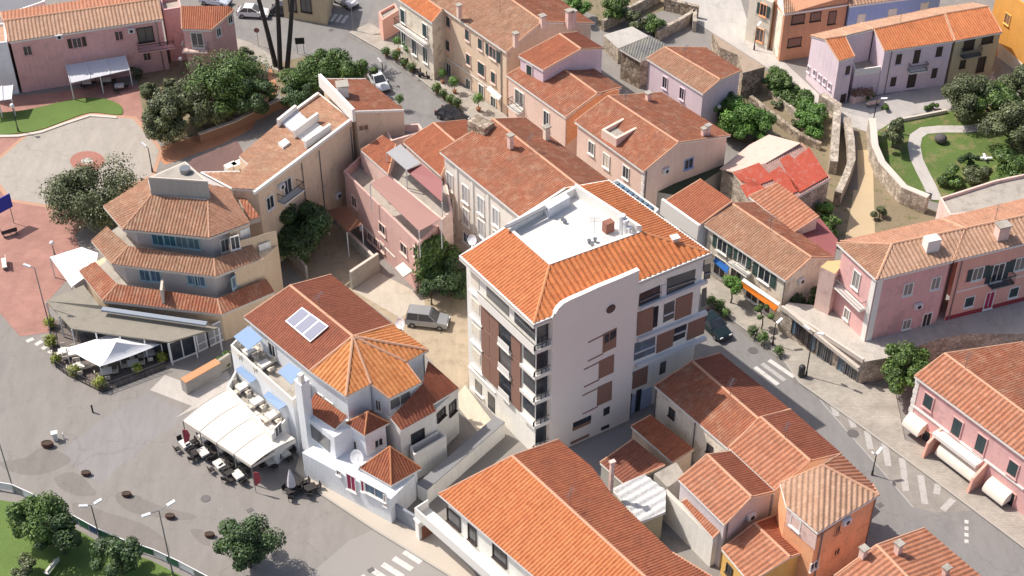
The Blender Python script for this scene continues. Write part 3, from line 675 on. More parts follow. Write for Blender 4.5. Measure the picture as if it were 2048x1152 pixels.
b2 = sub(B1, 'terrace_block', [(461,690),(585,800),(625,765),(497,655)], 7.3, 0, W_BW, 1.0, CONC)
b3 = sub(B1, 'terrace_block', [(454,773),(543,870),(588,822),(480,722)], 4.2, 0, W_BW, 1.0, CONC)
tw = sub(B1, 'tower', [(588,760),(602,772),(618,758),(604,747)], 10.6, 0, W_BW)
sub(B1, 'tower_cap', [(594,748),(601,753),(608,747),(601,743)], 11.6, 10.6, TRIM)
# front volumes
fb = sub(B1, 'front_wing', [(604,826),(668,875),(735,833),(660,770)], 6.0, 0, W_BW)
f = [P(612,820,6.2), P(670,858,6.2), P(695,832,7.2), P(630,786,7.2)]; g = G(); tilefaces(g, f, .3); g.build('roof_slope', T_RO, r, fix=False)
g = G(); g.solid([p-Z*.22 for p in f], [p-Z*.03 for p in f]); g.build('fascia', TRIM, r)
panel(fb, [(617,845),(660,880),(660,905),(617,868)], .0, .04, GL, 'loggia'); windows(fb, [(645,925,2.2,1.0)])
low = sub(B1, 'front_wing', [(604,905),(780,1000),(830,950),(700,850)], 3.2, 0, W_BW)
h1 = hip(B1, [(692,846),(729,871),(779,845),(741,820)], 6.3, (735,824), 7.9, T_RD)
h2 = hip(B1, [(720,936),(782,971),(843,936),(781,902)], 3.7, (780,893), 6.0, T_RO)
windows(h1, [(757,885,.8,.9),(708,890,.8,1.3)])
f = [P(781,836,6.9), P(802,861,6.2), P(872,822,6.2), P(866,808,6.6), P(918,776,6.2), P(856,722,8.2)]
for q in ([f[0], f[1], f[2], f[3], P(845,768,8)], [f[3], f[4], f[5], P(845,768,8)]):
    g = G(); tilefaces(g, q, .34); g.build('roof_slope', T_RD, r, fix=False); g = G(); g.solid([p-Z*.25 for p in q], [p-Z*.04 for p in q]); g.build('fascia', TRIM, r)
rw = sub(B1, 'side_wing', [(800,858),(870,820),(916,776),(870,740),(760,820)], 5.95, 0, W_WH)
windows(rw, [(836,882,1.3,2.4),(882,828,1.1,.9),(905,815,.9,1.3),(855,885,.5,.5)], frame=DARKW)
b4 = sub(B1, 'balcony_block', [(828,910),(893,872),(880,860),(820,893)], 3.4, 0, W_WH, .9)
for px, py, wd in ((703,968,.9),(722,976,.12)): pass
windows(low, [(703,965,.9,1.9,'door')], shut=MAG, frame=TRIM)
windows(low, [(750,983,2.3,1.1)], gl=GLB); windows(low, [(727,972,.35,1.3,'shut'),(771,1000,.2,1.3,'shut')], shut=MAG)
windows(low, [(678,945,.35,.45)]); windows(B1, [(545,700,1.0,1.6)])
windows(b3, [(556,860,.9,1.2)])
# solar panels
ps = [(570,642),(604,614),(657,652),(620,684)]; zz = 10.6
t = thing('solar_panel', 'solar panel of three glazed bays with white frame on the dark red roof', 'solar panel', P(613,648,10.3))
F0 = B1.F[0]; nn = (F0[1]-F0[0]).cross(F0[2]-F0[0]).normalized(); nn = nn if nn.z > 0 else -nn
def onroof(x, y, o): d = ray(x, y); p0 = F0[0]+nn*o; return CAM+d*((p0-CAM).dot(nn)/d.dot(nn))
q = [onroof(x, y, .22) for x, y in ps]; g = G(); g.solid([v-nn*.1 for v in q], q); g.build('frame', WMET, t)
for k in range(3):
    def L(u, v): return (q[0].lerp(q[3], u)).lerp(q[1].lerp(q[2], u), v)
    a, c = k/3+.03, (k+1)/3-.03; qq = [L(a, .06), L(c, .06), L(c, .94), L(a, .94)]; g = G(); g.solid([v-nn*.02 for v in qq], [v+nn*.03 for v in qq]); g.build('glass_bay', flat('solar_glass', (.12, .135, .23), .5), t)
GA = 'pale blue awnings over the terraces'
awning(b2, [(467,673),(497,651),(526,677),(497,700)], [8.6,9.0,9.0,8.6], BLU, 'pale blue awning on the top terrace nearest the hotel', group=GA)
awning(b2, [(555,743),(578,725),(603,740),(583,769)], [8.6,9.0,9.0,8.6], BLU, 'pale blue awning on the top terrace next to the white tower', group=GA)
awning(b2, [(470,739),(482,732),(513,757),(502,766)], [5.5,5.9,5.9,5.5], BLU, 'pale blue awning over the lower terrace, upper left one', group=GA)
awning(b2, [(526,792),(537,782),(573,810),(557,820)], [5.5,5.9,5.9,5.5], BLU, 'pale blue awning over the lower terrace, lower right one', group=GA)
# big white restaurant canopy: four curved bays
pts = [(455,780),(590,878),(503,932),(366,842)]
def canopy():
    z = [3.3, 3.3, 2.5, 2.5]; q = [P(x, y, zz) for (x, y), zz in zip(pts, z)]
    t = thing('restaurant_canopy', 'large cream canvas canopy of four bays over the restaurant tables on the piazza', 'canopy', sum(q, Vector())/4-Z*2.9)
    g = G(); n = 4; m = 8
    for k in range(n):
        for j in range(m):
            def pt(u, v):
                a = q[0].lerp(q[1], u); c = q[3].lerp(q[2], u); p = a.lerp(c, v); loc = (u*n) % 1 if u < 1 else 1
                return p+Z*(.35*math.sin(math.pi*v*.9+.1))
            u0, u1 = k/n+.002, (k+1)/n-.002; g.poly([pt(u0, j/m), pt(u1, j/m), pt(u1, (j+1)/m), pt(u0, (j+1)/m)])
            g.poly([pt(u0, j/m)-Z*.04, pt(u0, (j+1)/m)-Z*.04, pt(u1, (j+1)/m)-Z*.04, pt(u1, j/m)-Z*.04])
    g.build('canvas', CREAMF, t, fix=False)
    g = G()
    for k in range(n+1):
        a = q[0].lerp(q[1], k/n); c = q[3].lerp(q[2], k/n); pr = None
        for j in range(m+1):
            v = j/m; p = a.lerp(c, v)+Z*(.35*math.sin(math.pi*v*.9+.1)+.02)
            if pr is not None: g.bar(pr, p, .05, .05)
            pr = p
    g.build('seam', surf('seam_grey', (.5, .45, .4)), t)
    for k in range(n+1):
        c = q[3].lerp(q[2], k/n); g = G(); g.bar(Vector((c.x, c.y, .02)), c, .09, .09); g.build('post', METAL, t)
    g = G(); a, c = q[3], q[2]; g.solid([a-Z*.35, c-Z*.35, c-Z*.35+Vector((.03, .03, 0)), a-Z*.35+Vector((.03, .03, 0))], [a, c, c+Vector((.03, .03, 0)), a+Vector((.03, .03, 0))]); g.build('valance', CREAMF, t)
    g = G(); a, c = q[1], q[2]; g.solid([a-Z*.5, c-Z*.3, c-Z*.3+Vector((.03, .03, 0)), a-Z*.5+Vector((.03, .03, 0))], [a, c, c+Vector((.03, .03, 0)), a+Vector((.03, .03, 0))]); g.build('valance', CREAMF, t)
canopy()
dish(716, 915, 4.4, .75, 'large white satellite dish on the low roof of the bluish white house')
dish(802, 646, 10.1, .55, 'white satellite dish at the edge of the dark red roof near the van')
dish(946, 480, 18, .5, 'small white dish above the corner of the apartment block eaves')
# ================================================================ stepped hotel
def stepped():
    t = thing('stepped_hotel', 'beige stepped hotel with three tiled tiers, blue framed windows and a grey roof box', 'hotel', P(370, 600, 0))
    b = Bld(); b.root = t; b.walls = []; HW = W_TA
    RO3 = [(158,541),(205,601),(443,629),(549,584)]; RI3 = [(190,523),(234,568),(435,597),(532,557)]
    RO2 = [(182,481),(223,528),(431,553),(522,517)]; RI2 = [(214,453),(257,492),(428,517),(505,490)]
    RO1 = [(206,412),(245,458),(418,475),(500,445)]
    def W_(l, z): return [P(x, y, z) for x, y in l]
    tiers = [(W_(RO3, 4.0), W_(RI3, 4.9), 4.0), (W_(RO2, 7.2), W_(RI2, 8.1), 7.2)]
    for (o, i, z) in tiers:
        for k in range(3):
            f = [o[k], o[k+1], i[k+1], i[k]]; g = G(); tilefaces(g, f, .34); g.build('roof_slope', T_TN if z > 5 else T_RW, t, fix=False)
        for k in (1, 2): g = G(); g.tube(o[k], i[k], .1, n=6); g.build('ridge_tiles', CAPM, t)
        g = G()
        for k in range(3):
            q = [o[k], o[k+1], i[k+1], i[k]]; g.solid([p-Z*.3 if n_ < 2 else Vector((p.x, p.y, z-.3)) for n_, p in enumerate(q)], [p-Z*.03 for p in q])
        g.build('fascia', WALLCAP, t)
    BK = [(575,470),(520,400),(470,345),(300,400)]
    back = [Vector((P(x, y, 6).x, P(x, y, 6).y, 0)) for x, y in ((552,540),(490,420),(430,385),(225,440))]
    # solid floors (wall set back behind the balconies)
    def inset(pl, d): return offset_poly([Vector((p.x, p.y, 0)) for p in pl], d)
    o3 = W_(RI3, 4.9); i2 = W_(RI2, 8.1); o1 = W_(RO1, 10.4)
    bp = [P(456,376,10.4), P(371,330,10.4), P(297,358,10.4)]
    bp = [Vector((p.x, p.y, 0)) for p in bp]
    def level(front, back, z0, z1, d, m, nm='wall'):
        pl = [Vector((p.x, p.y, 0)) for p in front]+back; q = offset_poly(pl, [d]*(len(front)-1)+[.0]*(len(back)+1)); g = G(); g.prism(q, z0, z1); g.build(nm, m, t)
        for k in range(len(q)): b.walls.append((q[k], q[(k+1) % len(q)], z1, z1, z0))
        return q
    base = W_(RO3, 4.0)
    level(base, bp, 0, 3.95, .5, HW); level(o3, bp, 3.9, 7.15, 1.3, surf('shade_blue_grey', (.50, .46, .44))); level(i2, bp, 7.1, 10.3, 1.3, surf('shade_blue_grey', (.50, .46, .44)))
    # balcony floors
    for l, z in ((o3, 4.0), (i2, 7.2)):
        g = G(); pl = [Vector((p.x, p.y, 0)) for p in l]+bp; g.prism(offset_poly(pl, [.05]*3+[0]*4), z-.1, z+.06); g.build('balcony_floor', CONC, t)
    # right hand bay, stepped like the rest
    def bay(pl, z0, z1, m=HW, nm='stair_wall'):
        g = G(); g.prism(pl, z0, z1); g.build(nm, m, t)
        for k in range(len(pl)): b.walls.append((Vector((pl[k].x, pl[k].y, 0)), Vector((pl[(k+1) % len(pl)].x, pl[(k+1) % len(pl)].y, 0)), z1, z1, z0))
    a, c, d = P(474,578,4.6), P(532,556,4.6), P(561,528,4.6); bay([a, c, d, a+(d-c)], 0, 7.15)
    a2, c2 = P(459,502,8.1), P(506,489,8.1); bay([a2, c2, d, a2+(d-c2)], 7.1, 9.0)
    bay([P(460,462,10.3), P(498,446,10.3), P(458,384,10.3), P(425,400,10.3)], 7.0, 10.2)
    q = [P(475,394,9.6), P(493,398,9.6), P(520,434,9.2), P(500,440,9.2)]; g = G(); tilefaces(g, q, .34); g.build('roof_slope', T_RW, t, fix=False); g = G(); g.solid([p-Z*.6 for p in q], [p-Z*.04 for p in q]); g.build('fascia', WALLCAP, t)
    # top roof
    zt = 12.2; it = [P(303,390,zt), P(416,401,zt), P(402,366,zt), P(310,354,zt)]
    e = o1+[P(456,376,11.4), P(295,357,11.4)]
    for f, m in (([e[0], e[1], it[0], e[5]], T_TN), ([e[1], e[2], it[1], it[0]], T_TN), ([e[2], e[3], e[4], it[2], it[1]], T_PK)):
        g = G(); tilefaces(g, f, .34); g.build('roof_slope', m, t, fix=False)
    g = G(); g.tube(e[1], it[0], .1, n=6); g.build('ridge_tiles', CAPM, t); g = G(); g.tube(e[2], it[1], .1, n=6); g.build('ridge_tiles', CAPM, t)
    g = G(); g.prism(e, 10.1, 10.34); g.solid([Vector((p.x, p.y, 10.3)) for p in it], [p-Z*.06 for p in it]); g.build('fascia', WALLCAP, t)
    g = G(); bx = [P(x, y, zt+2) for x, y in ((297,357),(416,365),(371,325))]; g.prism(bx, 10.4, zt+2); g.build('roof_box', W_GR, t)
    g = G(); inn = offset_poly([Vector((p.x, p.y, 0)) for p in bx], [.2]*3); g.prism(bx, zt+2.0, zt+2.15); g.build('roof_box_coping', WALLCAP, t); g = G(); g.prism(inn, zt+2.15, zt+2.17); g.build('roof_box_top', CONC, t)
    g = G(); p = P(371, 344, zt+2.2); g.tube(p, p+Z*.5, .55, n=14); g.build('roof_plant', METAL, t)
    # windows in the recesses
    for x, y in ((316,479),(340,481),(364,484),(388,487)): window(b, x, y, 1.15, 1.25, gl=glass('teal_glass', (.05, .16, .2)), frame=flat('pale_teal', (.35, .48, .52)))
    for x, y in ((290,550),(312,552),(385,558),(400,560),(470,562)): window(b, x, y, 1.0, 1.3, gl=GLB, frame=flat('pale_teal', (.35, .48, .52)))
    for x, y in ((450,490),(470,485)): window(b, x, y, .8, 1.5, gl=GL)
    for x, y, ww, hh in ((490,471,.9,1.5),(530,498,1.1,1.4)): window(b, x, y, ww, hh, gl=TRIM)
    g = G(); q = P(325, 578, 5.4); g.box((q.x, q.y, 4.1), .25, 1.8, 1.9, .1); g.build('dividing_wall', WALLCAP, t)
    # ground floor ribbon and lower grey roof
    lo = [(92,602),(167,570),(200,617),(413,650),(437,655),(337,684),(143,657)]
    q = [P(x, y, 3.1) for x, y in lo]; q[2].z = q[3].z = 3.5
    g = G(); g.solid([Vector((p.x, p.y, p.z-.18)) for p in q], q); g.build('lower_roof', surf('grey_felt_roof', (.27, .245, .20), var=.15, col2=(.22, .2, .165)), t)
    g = G(); g.bar(P(204, 618, 3.75), P(413, 648, 3.75), .55, .22); g.build('gutter_ribbon', flat('blue_grey_metal', (.26, .30, .36)), t)
    g = G(); pl = [Vector((p.x, p.y, 0)) for p in q]; pi = offset_poly(pl, [.8, .5, 0, 0, 1.0, 1.0, .8]); g.prism(pi, 0, 2.9); g.build('glazed_front', GL, t)
    g = G()
    for k in (0, 4, 5, 6):
        a, c = q[k], q[(k+1) % 7]; m = max(2, int((c-a).length/2.2))
        for j in range(m): v = a.lerp(c, j/m); g = G(); g.bar(Vector((v.x, v.y, 0)), v-Z*.15, .12, .12); g.build('post', WMET, t)
    return b
HOT = stepped()
# ================================================================ long L-shaped beige house with roof cut-outs
B5 = building('long_beige_house', 'long beige house with sloping brown roof, white coping and white roof terraces', 'house',
  [[(637,187,10.2),(704,240,11.0),(515,379,11.0),(464,377,None),(402,345,None),(480,343,None),(497,328,None),(478,312,None),(560,243,None)]], 10.5, zr=11, wall=W_BE, roof=T_TN, over=.02, fascia=TRIM, cap=TRIM)
B5b = building('beige_corner_block', 'beige block with brown roof, white parapet and white chimney above the street bend', 'house',
  [[(645,158,12.2),(732,158,11.4),(808,220,11.4),(712,223,12.2)]], 12, zr=12, wall=W_BE, roof=T_RW, over=.02, cap=TRIM)
g = G(); g.bar(P(640,160,12.4), P(708,231,12.4), .35, 1.6); g.build('parapet', TRIM, B5b.root)
chimney(B5b, 686, 192, 12.0, 1.2, 1.2, 1.5, TRIM, rz=.2)
window(B5b, 727, 255, 1.0, .6, frame=W_BE, gl=BROWN, sill=False)
rt = B5.root
def plate(parent, pxs, z, th, mat, nm): g = G(); q = [P(x, y, z) for x, y in pxs]; g.solid([p-Z*th for p in q], q); return g.build(nm, mat, parent)
plate(rt, [(562,242),(592,217),(616,240),(585,263)], 10.75, .6, surf('terrace_pale', (.60,.60,.64)), 'roof_terrace'); plate(rt, [(590,268),(628,240),(648,256),(610,285)], 10.85, .6, TRIM, 'roof_terrace')
g = G(); g.bar(P(588,268,11.3), P(636,233,11.3), .3, 1.0); g.bar(P(610,290,11.4), P(661,255,11.4), .3, 1.0); g.bar(P(556,246,10.9), P(592,217,10.9), .3, .9); g.build('terrace_wall', TRIM, rt)
plate(rt, [(556,286),(570,276),(580,284),(566,294)], 11, .4, TRIM, 'skylight')
g = G(); g.bar(P(702,240,11.2), P(508,386,11.2), .3, .35); g.bar(P(637,187,10.5), P(560,243,10.4), .3, .3); g.build('coping', TRIM, rt)
window(B5, 575, 372, 1.1, 1.7); window(B5, 540, 405, 1.0, 1.5); balcony(B5, 575, 388, 3.2, 1.0)
B5c = flatblock('low_terrace_building', 'low flat terrace with dark red paving and white skylights near the trees', 'terrace', [(362,345),(385,318),(475,282),(497,325),(480,345),(405,350)], 5.5, 0, W_BE, surf('dark_red_paving', (.16, .09, .08)), .0)
for x, y in ((461,330),(475,326)): plate(B5c.root, [(x-14,y),(x+6,y-9),(x+14,y-2),(x-6,y+7)], 6.3, .8, TRIM, 'skylight')
# ================================================================ pink courtyard strip
B6 = flatblock('pink_terrace_house', 'long pink two-storey house with roof terrace and a brown metal canopy, beside the dirt yard', 'house', [(687,342),(836,486),(884,445),(733,300)], 7.0, 0, surf('peach_pink_render', (.70,.44,.39), col2=(.62,.38,.34)), CONC, 1.0)
windows(B6, [(709,403,1.0,1.3),(765,458,1.2,1.2),(808,498,1.2,1.2),(832,505,.8,1.2),(740,474,.8,1.0),(752,484,.8,1.0),(765,494,.8,1.0),(829,583,.6,1.2)], frame=W_PP)
band(B6, (725,450), (790,512), .12, .06)
PINKM = flat('brown_pink_sheet', (.36, .19, .16)); MAROON = flat('maroon_sheet', (.28, .09, .09))
awning(B6, [(740,367),(774,350),(882,438),(838,462)], [9.6,9.8,9.8,9.4], PINKM, 'brown pink metal canopy over the roof terrace of the pink strip house', 'canopy', posts=6.0)
awning(B6, [(773,305),(801,288),(841,326),(813,340)], [10.4,10.6,10.6,10.4], surf('grey_sheet', (.36,.36,.37)), 'grey sheet canopy beside the big red roof', 'canopy', posts=7)
awning(B6, [(813,341),(843,328),(884,362),(884,404)], [10.0,10.4,10.4,9.8], MAROON, 'maroon sheet canopy against the old clinic wall', 'canopy', posts=7)
awning(B6, [(654,421),(692,411),(724,448),(694,464)], [3.4,3.8,3.8,3.4], surf('brown_tiles_sheet', (.22,.10,.06)), 'brown lean-to roof in the corner of the dirt yard', 'lean-to', posts=True)
awning(B6, [(790,535),(806,524),(824,541),(806,553)], [2.6,3.0,3.0,2.6], CREAMF, 'small cream door awning on the pink strip house', val=.2)
B6b = flatblock('pink_rear_house', 'pink walled house with small terraces behind the brown canopy', 'house', [(720,300),(776,350),(884,440),(905,420),(890,350),(800,262)], 8.2, 0, W_PP, CONC, .5)
B6c = building('small_red_roof_house', 'small house with dark red roof against the beige gable wall', 'house', [[(722,300,8.8),(776,348,8.8),(792,288,9.8),(766,271,9.8)]], 8.8, zr=9.8, wall=W_PP, roof=T_RO, over=.1)
B6d = building('red_roof_house', 'house with big bright red-orange gable roof left of the old clinic', 'house', [[(806,284,'e'),(882,352,'e'),(910,283,'r'),(867,246,'r')], [(867,246,'r'),(910,283,'r'),(960,252,'e'),(932,240,'e')]], 9.2, zr=10.4, wall=W_PP, roof=T_RO, over=.2)
B6e = flatblock('pink_parapet_house', 'small pink house with parapet roof and door near the street', 'house', [(768,252),(838,247),(848,262),(782,282)], 9.0, 0, W_PP, CONC, .9)
# ================================================================ old clinic
B7 = building('old_clinic', 'long off-white three-storey building with pilasters and weathered red gable roof', 'building',
  [[(879,303,'e'),(1075,462,'e'),(1170,382,'r'),(986,238,'r')], [(986,238,'r'),(1170,382,'r'),(1225,366,'e'),(1052,236,'e')]], 12, wall=W_CB, roofs=[T_RW, T_RW], over=.35, pitch_deg=16)
for k in range(7):
    x = 888+k*26; y = 322+k*21.
    for dy in (0,):
        pass
for x, y in ((900,363),(931,388),(962,411),(992,434)):
    window(B7, x, y, 1.0, 2.0, gl=surf('closed_blind', (.5,.5,.52))); window(B7, x+1, y+46, 1.0, 2.0, gl=surf('closed_blind', (.5,.5,.52))); window(B7, x+2, y+88, 1.0, 1.2, gl=GLB)
for x, y in ((885,345),(915,372),(946,398),(977,421)):
    r_ = hit(B7, x, y)
    if r_: g = G(); wbox(g, *r_, -.15, .15, 4.5-r_[0].z, 11.6-r_[0].z, 0, .12); g.build('pilaster', TRIM, B7.root)
g = G(); p = P(962, 262, 12.8); g.box((p.x, p.y, 12.2), 2.4, 1.6, 1.8, -.7); g.build('stone_roof_box', STONE, B7.root)
chimney(B7, 1021, 282, 14.2, .5, .5, .7, W_PP); chimney(B7, 1093, 276, 12.6, .6, .5, 1.4, W_CR); 
# ================================================================ peach house with roof terrace cut
B8 = building('peach_gable_house', 'peach gable house with white quoins and a sunken terrace cut in its red roof', 'house',
  [[(1149,243,'e'),(1287,343,'e'),(1357,285,'r'),(1216,192,'r')], [(1216,192,'r'),(1357,285,'r'),(1461,270,'e'),(1324,185,'e')]], 7.5, wall=W_PE, roof=T_RW, over=.25)
windows(B8, [(1183,296,.9,1.5),(1252,345,.9,1.5)]); window(B8, 1213, 322, 1.0, 1.7, gl=W_CR); window(B8, 1377, 327, 1.1, 1.2, frame=W_SB)
g = G(); q = [P(x, y, 8.75) for x, y in ((1203,259),(1233,278),(1290,248),(1259,229))]
inn = offset_poly([Vector((p.x, p.y, 0)) for p in q], [.3]*4)
for k in range(4):
    a = [Vector((p.x, p.y, 6.5)) for p in (q[k], q[(k+1) % 4], inn[(k+1) % 4], inn[k])]; g.solid(a, [p+Z*(2.25+.003*k) for p in a])
g.build('terrace_parapet', W_PE, B8.root); g = G(); g.prism(inn, 7, 8.3); g.build('terrace_floor', CONC, B8.root)
chimney(B8, 1407, 272, 8.2, .5, .4, 1.0, W_PP); chimney(B8, 1415, 269, 8.2, .5, .4, 1.2, W_PP); chimney(B8, 1296, 198, 8.4, .5, .5, .8, W_PE)
for x, y in ((1152,262),(1286,365)):
    r_ = hit(B8, x, y)
    if r_:
        g = G()
        for k in range(9): wbox(g, r_[0], r_[1], r_[2], -.25+.08*(k % 2), .25-.08*(k % 2), 6.9-r_[0].z-k*.62-.5, 6.9-r_[0].z-k*.62, 0, .07)
        g.build('quoins', TRIM, B8.root)
# ================================================================ lilac two-step house
B9 = building('lilac_upper_house', 'small lilac gable house standing above the lower red roof', 'house',
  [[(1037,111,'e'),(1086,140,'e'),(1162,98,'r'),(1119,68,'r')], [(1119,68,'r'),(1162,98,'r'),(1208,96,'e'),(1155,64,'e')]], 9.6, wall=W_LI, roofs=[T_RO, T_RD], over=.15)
windows(B9, [(1059,141,.9,1.4,'shut')], shut=TEAL)
B10 = building('peach_street_house', 'peach house with red roof and a bright orange gable wall', 'house',
  [[(1013,150,'e'),(1131,234,'e'),(1195,187,'r'),(1085,108,'r')], [(1085,108,'r'),(1195,187,'r'),(1243,174,'e'),(1140,105,'e')]], 7.2, wall=W_PE, roof=T_RW, over=.15)
windows(B10, [(1039,197,1.5,2.0),(1093,238,.9,2.0)], frame=TRIM); balcony(B10, 1036, 215, 2.2, .8)
panel(B10, [(1133,240),(1190,192),(1236,178),(1236,200),(1190,240),(1133,290)], 0, .05, W_OR, 'painted_gable')
# ================================================================ long beige row on the street
B11 = building('long_row_house', 'long three-storey beige row house with teal shutters along the curved street', 'house',
  [[(862,0,'e'),(1012,104,'e'),(1084,43,'r'),(960,-45,'r')], [(960,-45,'r'),(1084,43,'r'),(1190,46,'e'),(1060,-40,'e')]], 9.3, wall=W_BE, roofs=[T_TN, T_RW], over=.3)
windows(B11, [(897,43,.8,1.4,'shut'),(935,70,.8,1.4,'shut'),(961,88,.8,1.4,'shut'),(986,106,1.3,1.5,'open'),(896,91,.8,1.4,'shut'),(937,119,.8,1.4,'shut'),(963,138,1.3,1.7,'shut'),(987,155,.8,1.5,'shut')], shut=TEAL, frame=W_PP)
windows(B11, [(898,142,.9,2.2,'door'),(937,172,.9,2.0,'door'),(963,184,.9,2.0,'door'),(987,208,.9,2.0,'door')], shut=TEAL)
band(B11, (868,45), (1004,140), .2, .1); band(B11, (872,100), (1004,192), .2, .1)
chimney(B11, 918, 22, 10.6, .5, .5, .8, W_PE); chimney(B11, 1031, 80, 10.6, .5, .5, .9, W_PE); chimney(B11, 1085, 42, 11.4, .6, .6, .7, W_PE); chimney(B11, 1138, 42, 10.6, .7, .6, 1.4, W_PP); chimney(B11, 1146, 40, 10.6, .6, .6, 1.2, W_PP)
awning(B11, [(973,178),(979,172),(1003,192),(997,200)], [2.8,3.1,3.1,2.6], WHF, 'white door awning on the long beige row house')
B12 = building('white_green_house', 'cream house with bright orange roof and long balcony up the street', 'house',
  [[(796,-2,'e'),(864,45,'e'),(884,20,'r'),(822,-25,'r')], [(822,-25,'r'),(884,20,'r'),(905,15,'e'),(850,-30,'e')]], 8.6, wall=W_CR, roof=T_OR, over=.2)
windows(B12, [(806,32,.9,1.8,'shut'),(850,61,.9,1.8,'shut'),(808,78,.9,2.1,'door'),(829,94,.9,2.1,'door'),(851,110,.9,2.1,'door')], shut=TEAL)
balcony(B12, 828, 66, 6.5, .9, TRIM)
flatblock('pink_corner_house', 'small pinkish house end with terracotta wall beside the white and pink house', 'house', [(757,24),(790,6),(797,20),(765,40)], 3.2, 0, W_SA, CONC, .4)
# ================================================================ pale lilac farmhouse behind
B13 = building('white_gable_house', 'white gable house with two dark windows and a tan roof beside the ivy', 'house',
  [[(1293,117,'e'),(1406,188,'e'),(1440,159,'r'),(1329,94,'r')], [(1329,94,'r'),(1440,159,'r'),(1483,141,'e'),(1412,95,'e')]], 6.2, wall=W_LI, roofs=[T_TN, T_RW], over=.15)
windows(B13, [(1330,165,.7,1.5),(1364,187,.7,1.5)], frame=W_LI)
# ================================================================ orange gable near the block, tiles etc.
B14 = building('orange_lean_roof_house', 'low house with plain orange roof and tall white side wall next to the apartment block', 'house',
  [[(1330,402,6.2),(1399,450,6.2),(1465,402,7.6),(1402,358,7.6)]], 6, zr=7.6, wall=W_BW, roof=T_RO, over=.05)
g = G(); q = [P(1324,397,7.4), P(1399,450,7.2)]; g.bar(q[0]-Z*1, q[1]-Z*1, .3, 2.0); g.build('party_wall', TRIM, B14.root)
B15 = building('shop_row_house', 'cream house with green shutters and a brown tiled roof over street shops', 'house',
  [[(1409,450,'e'),(1571,561,'e'),(1623,515,'r'),(1462,406,'r')], [(1462,406,'r'),(1623,515,'r'),(1668,514,'e'),(1512,405,'e')]], 6.2, wall=W_CR, roofs=[T_TN, T_RW], over=.3)
windows(B15, [(1445,492,1.3,1.5,'open'),(1485,516,1.1,1.6,'open'),(1529,550,1.5,1.6,'open')], shut=GREEN)
windows(B15, [(1440,535,1.6,2.2,'door'),(1472,552,1.4,2.2,'door'),(1505,585,1.6,2.0,'door'),(1530,606,1.6,2.0,'door')], shut=DARKW)
balcony(B15, 1483, 533, 3., .8, TRIM, IRON)
awning(B15, [(1426,522),(1431,515),(1459,534),(1453,546)], [2.9,3.4,3.4,2.7], flat('blue_awning', (.03,.16,.50)), 'bright blue shop awning with white edge', 'awning', val=.15)
awning(B15, [(1479,569),(1483,563),(1556,612),(1549,621)], [2.6,3.1,3.1,2.5], flat('orange_awning', (.80,.22,.02)), 'long orange shop awning', 'awning', val=.3)
awning(B15, [(1483,561),(1488,556),(1561,606),(1556,611)], [3.2,3.5,3.5,3.2], WHF, 'white ledge canopy above the long orange awning', 'canopy')
B16 = building('tan_tile_annex', 'house part with light striped tan roof behind the shop row', 'house', [[(1497,392,6.4),(1588,464,6.4),(1638,432,7.4),(1592,392,7.4),(1556,366,7.4)]], 6.2, zr=7.3, wall=W_CR, roof=T_RB, over=.1)
B17 = flatblock('maroon_flat_house', 'low annex with maroon flat roof between shop row and pink corner house', 'house', [(1587,466),(1640,436),(1676,480),(1668,512),(1626,512)], 5.6, 0, W_PP, surf('maroon_floor', (.28,.09,.09), col2=(.36,.15,.13)), .0)
B18 = building('red_sheet_house', 'house with pale pink roof partly covered by bright red sheets', 'house',
  [[(1532,326,6.9),(1603,286,6.9),(1661,357,5.2),(1585,400,None),(1505,398,None),(1466,343,None)]], 5.5, zr=6.9, wall=STONEP, roof=tile('tile_faded_pink', [(.56,.34,.28),(.62,.38,.32),(.66,.44,.38)], amount=.2), over=.1)
g = G(); q = [P(x, y, z) for x, y, z in ((1440,337,4.6),(1498,290,4.8),(1538,269,5.4),(1601,286,7.2),(1532,326,7.0),(1470,345,5.2))]; g.solid([p-Z*.15 for p in q], q); g.build('pink_flat_roof', surf('pale_pink_roof', (.62,.45,.38), var=.12, col2=(.52,.40,.33)), B18.root)
g = G(); q2 = offset_poly([Vector((p.x, p.y, 0)) for p in q], [.2]*6); g.prism(q2, 0, 4.4); g.build('wall', STONEP, B18.root)
REDS = surf('red_sheet', (.55,.105,.06), var=.25, col2=(.55,.22,.16), spots=0., scale=1.6, rough=.6)
F0b = B18.F[0]; nb = (F0b[1]-F0b[0]).cross(F0b[2]-F0b[0]).normalized(); nb = nb if nb.z > 0 else -nb
for pl in ([(1560,318),(1577,308),(1588,318),(1618,294),(1656,352),(1600,384),(1590,378)], [(1466,345),(1518,325),(1548,358),(1506,374),(1478,358)], [(1480,372),(1508,360),(1530,375),(1520,395),(1495,395)], [(1538,346),(1560,332),(1600,380),(1570,394)]):
    q = []
    for x, y in pl: d = ray(x, y); p0 = F0b[0]+nb*.16; q.append(CAM+d*((p0-CAM).dot(nb)/d.dot(nb)))
    g = G(); g.solid([p-nb*.05 for p in q], q); g.build('red_sheet', REDS, B18.root)
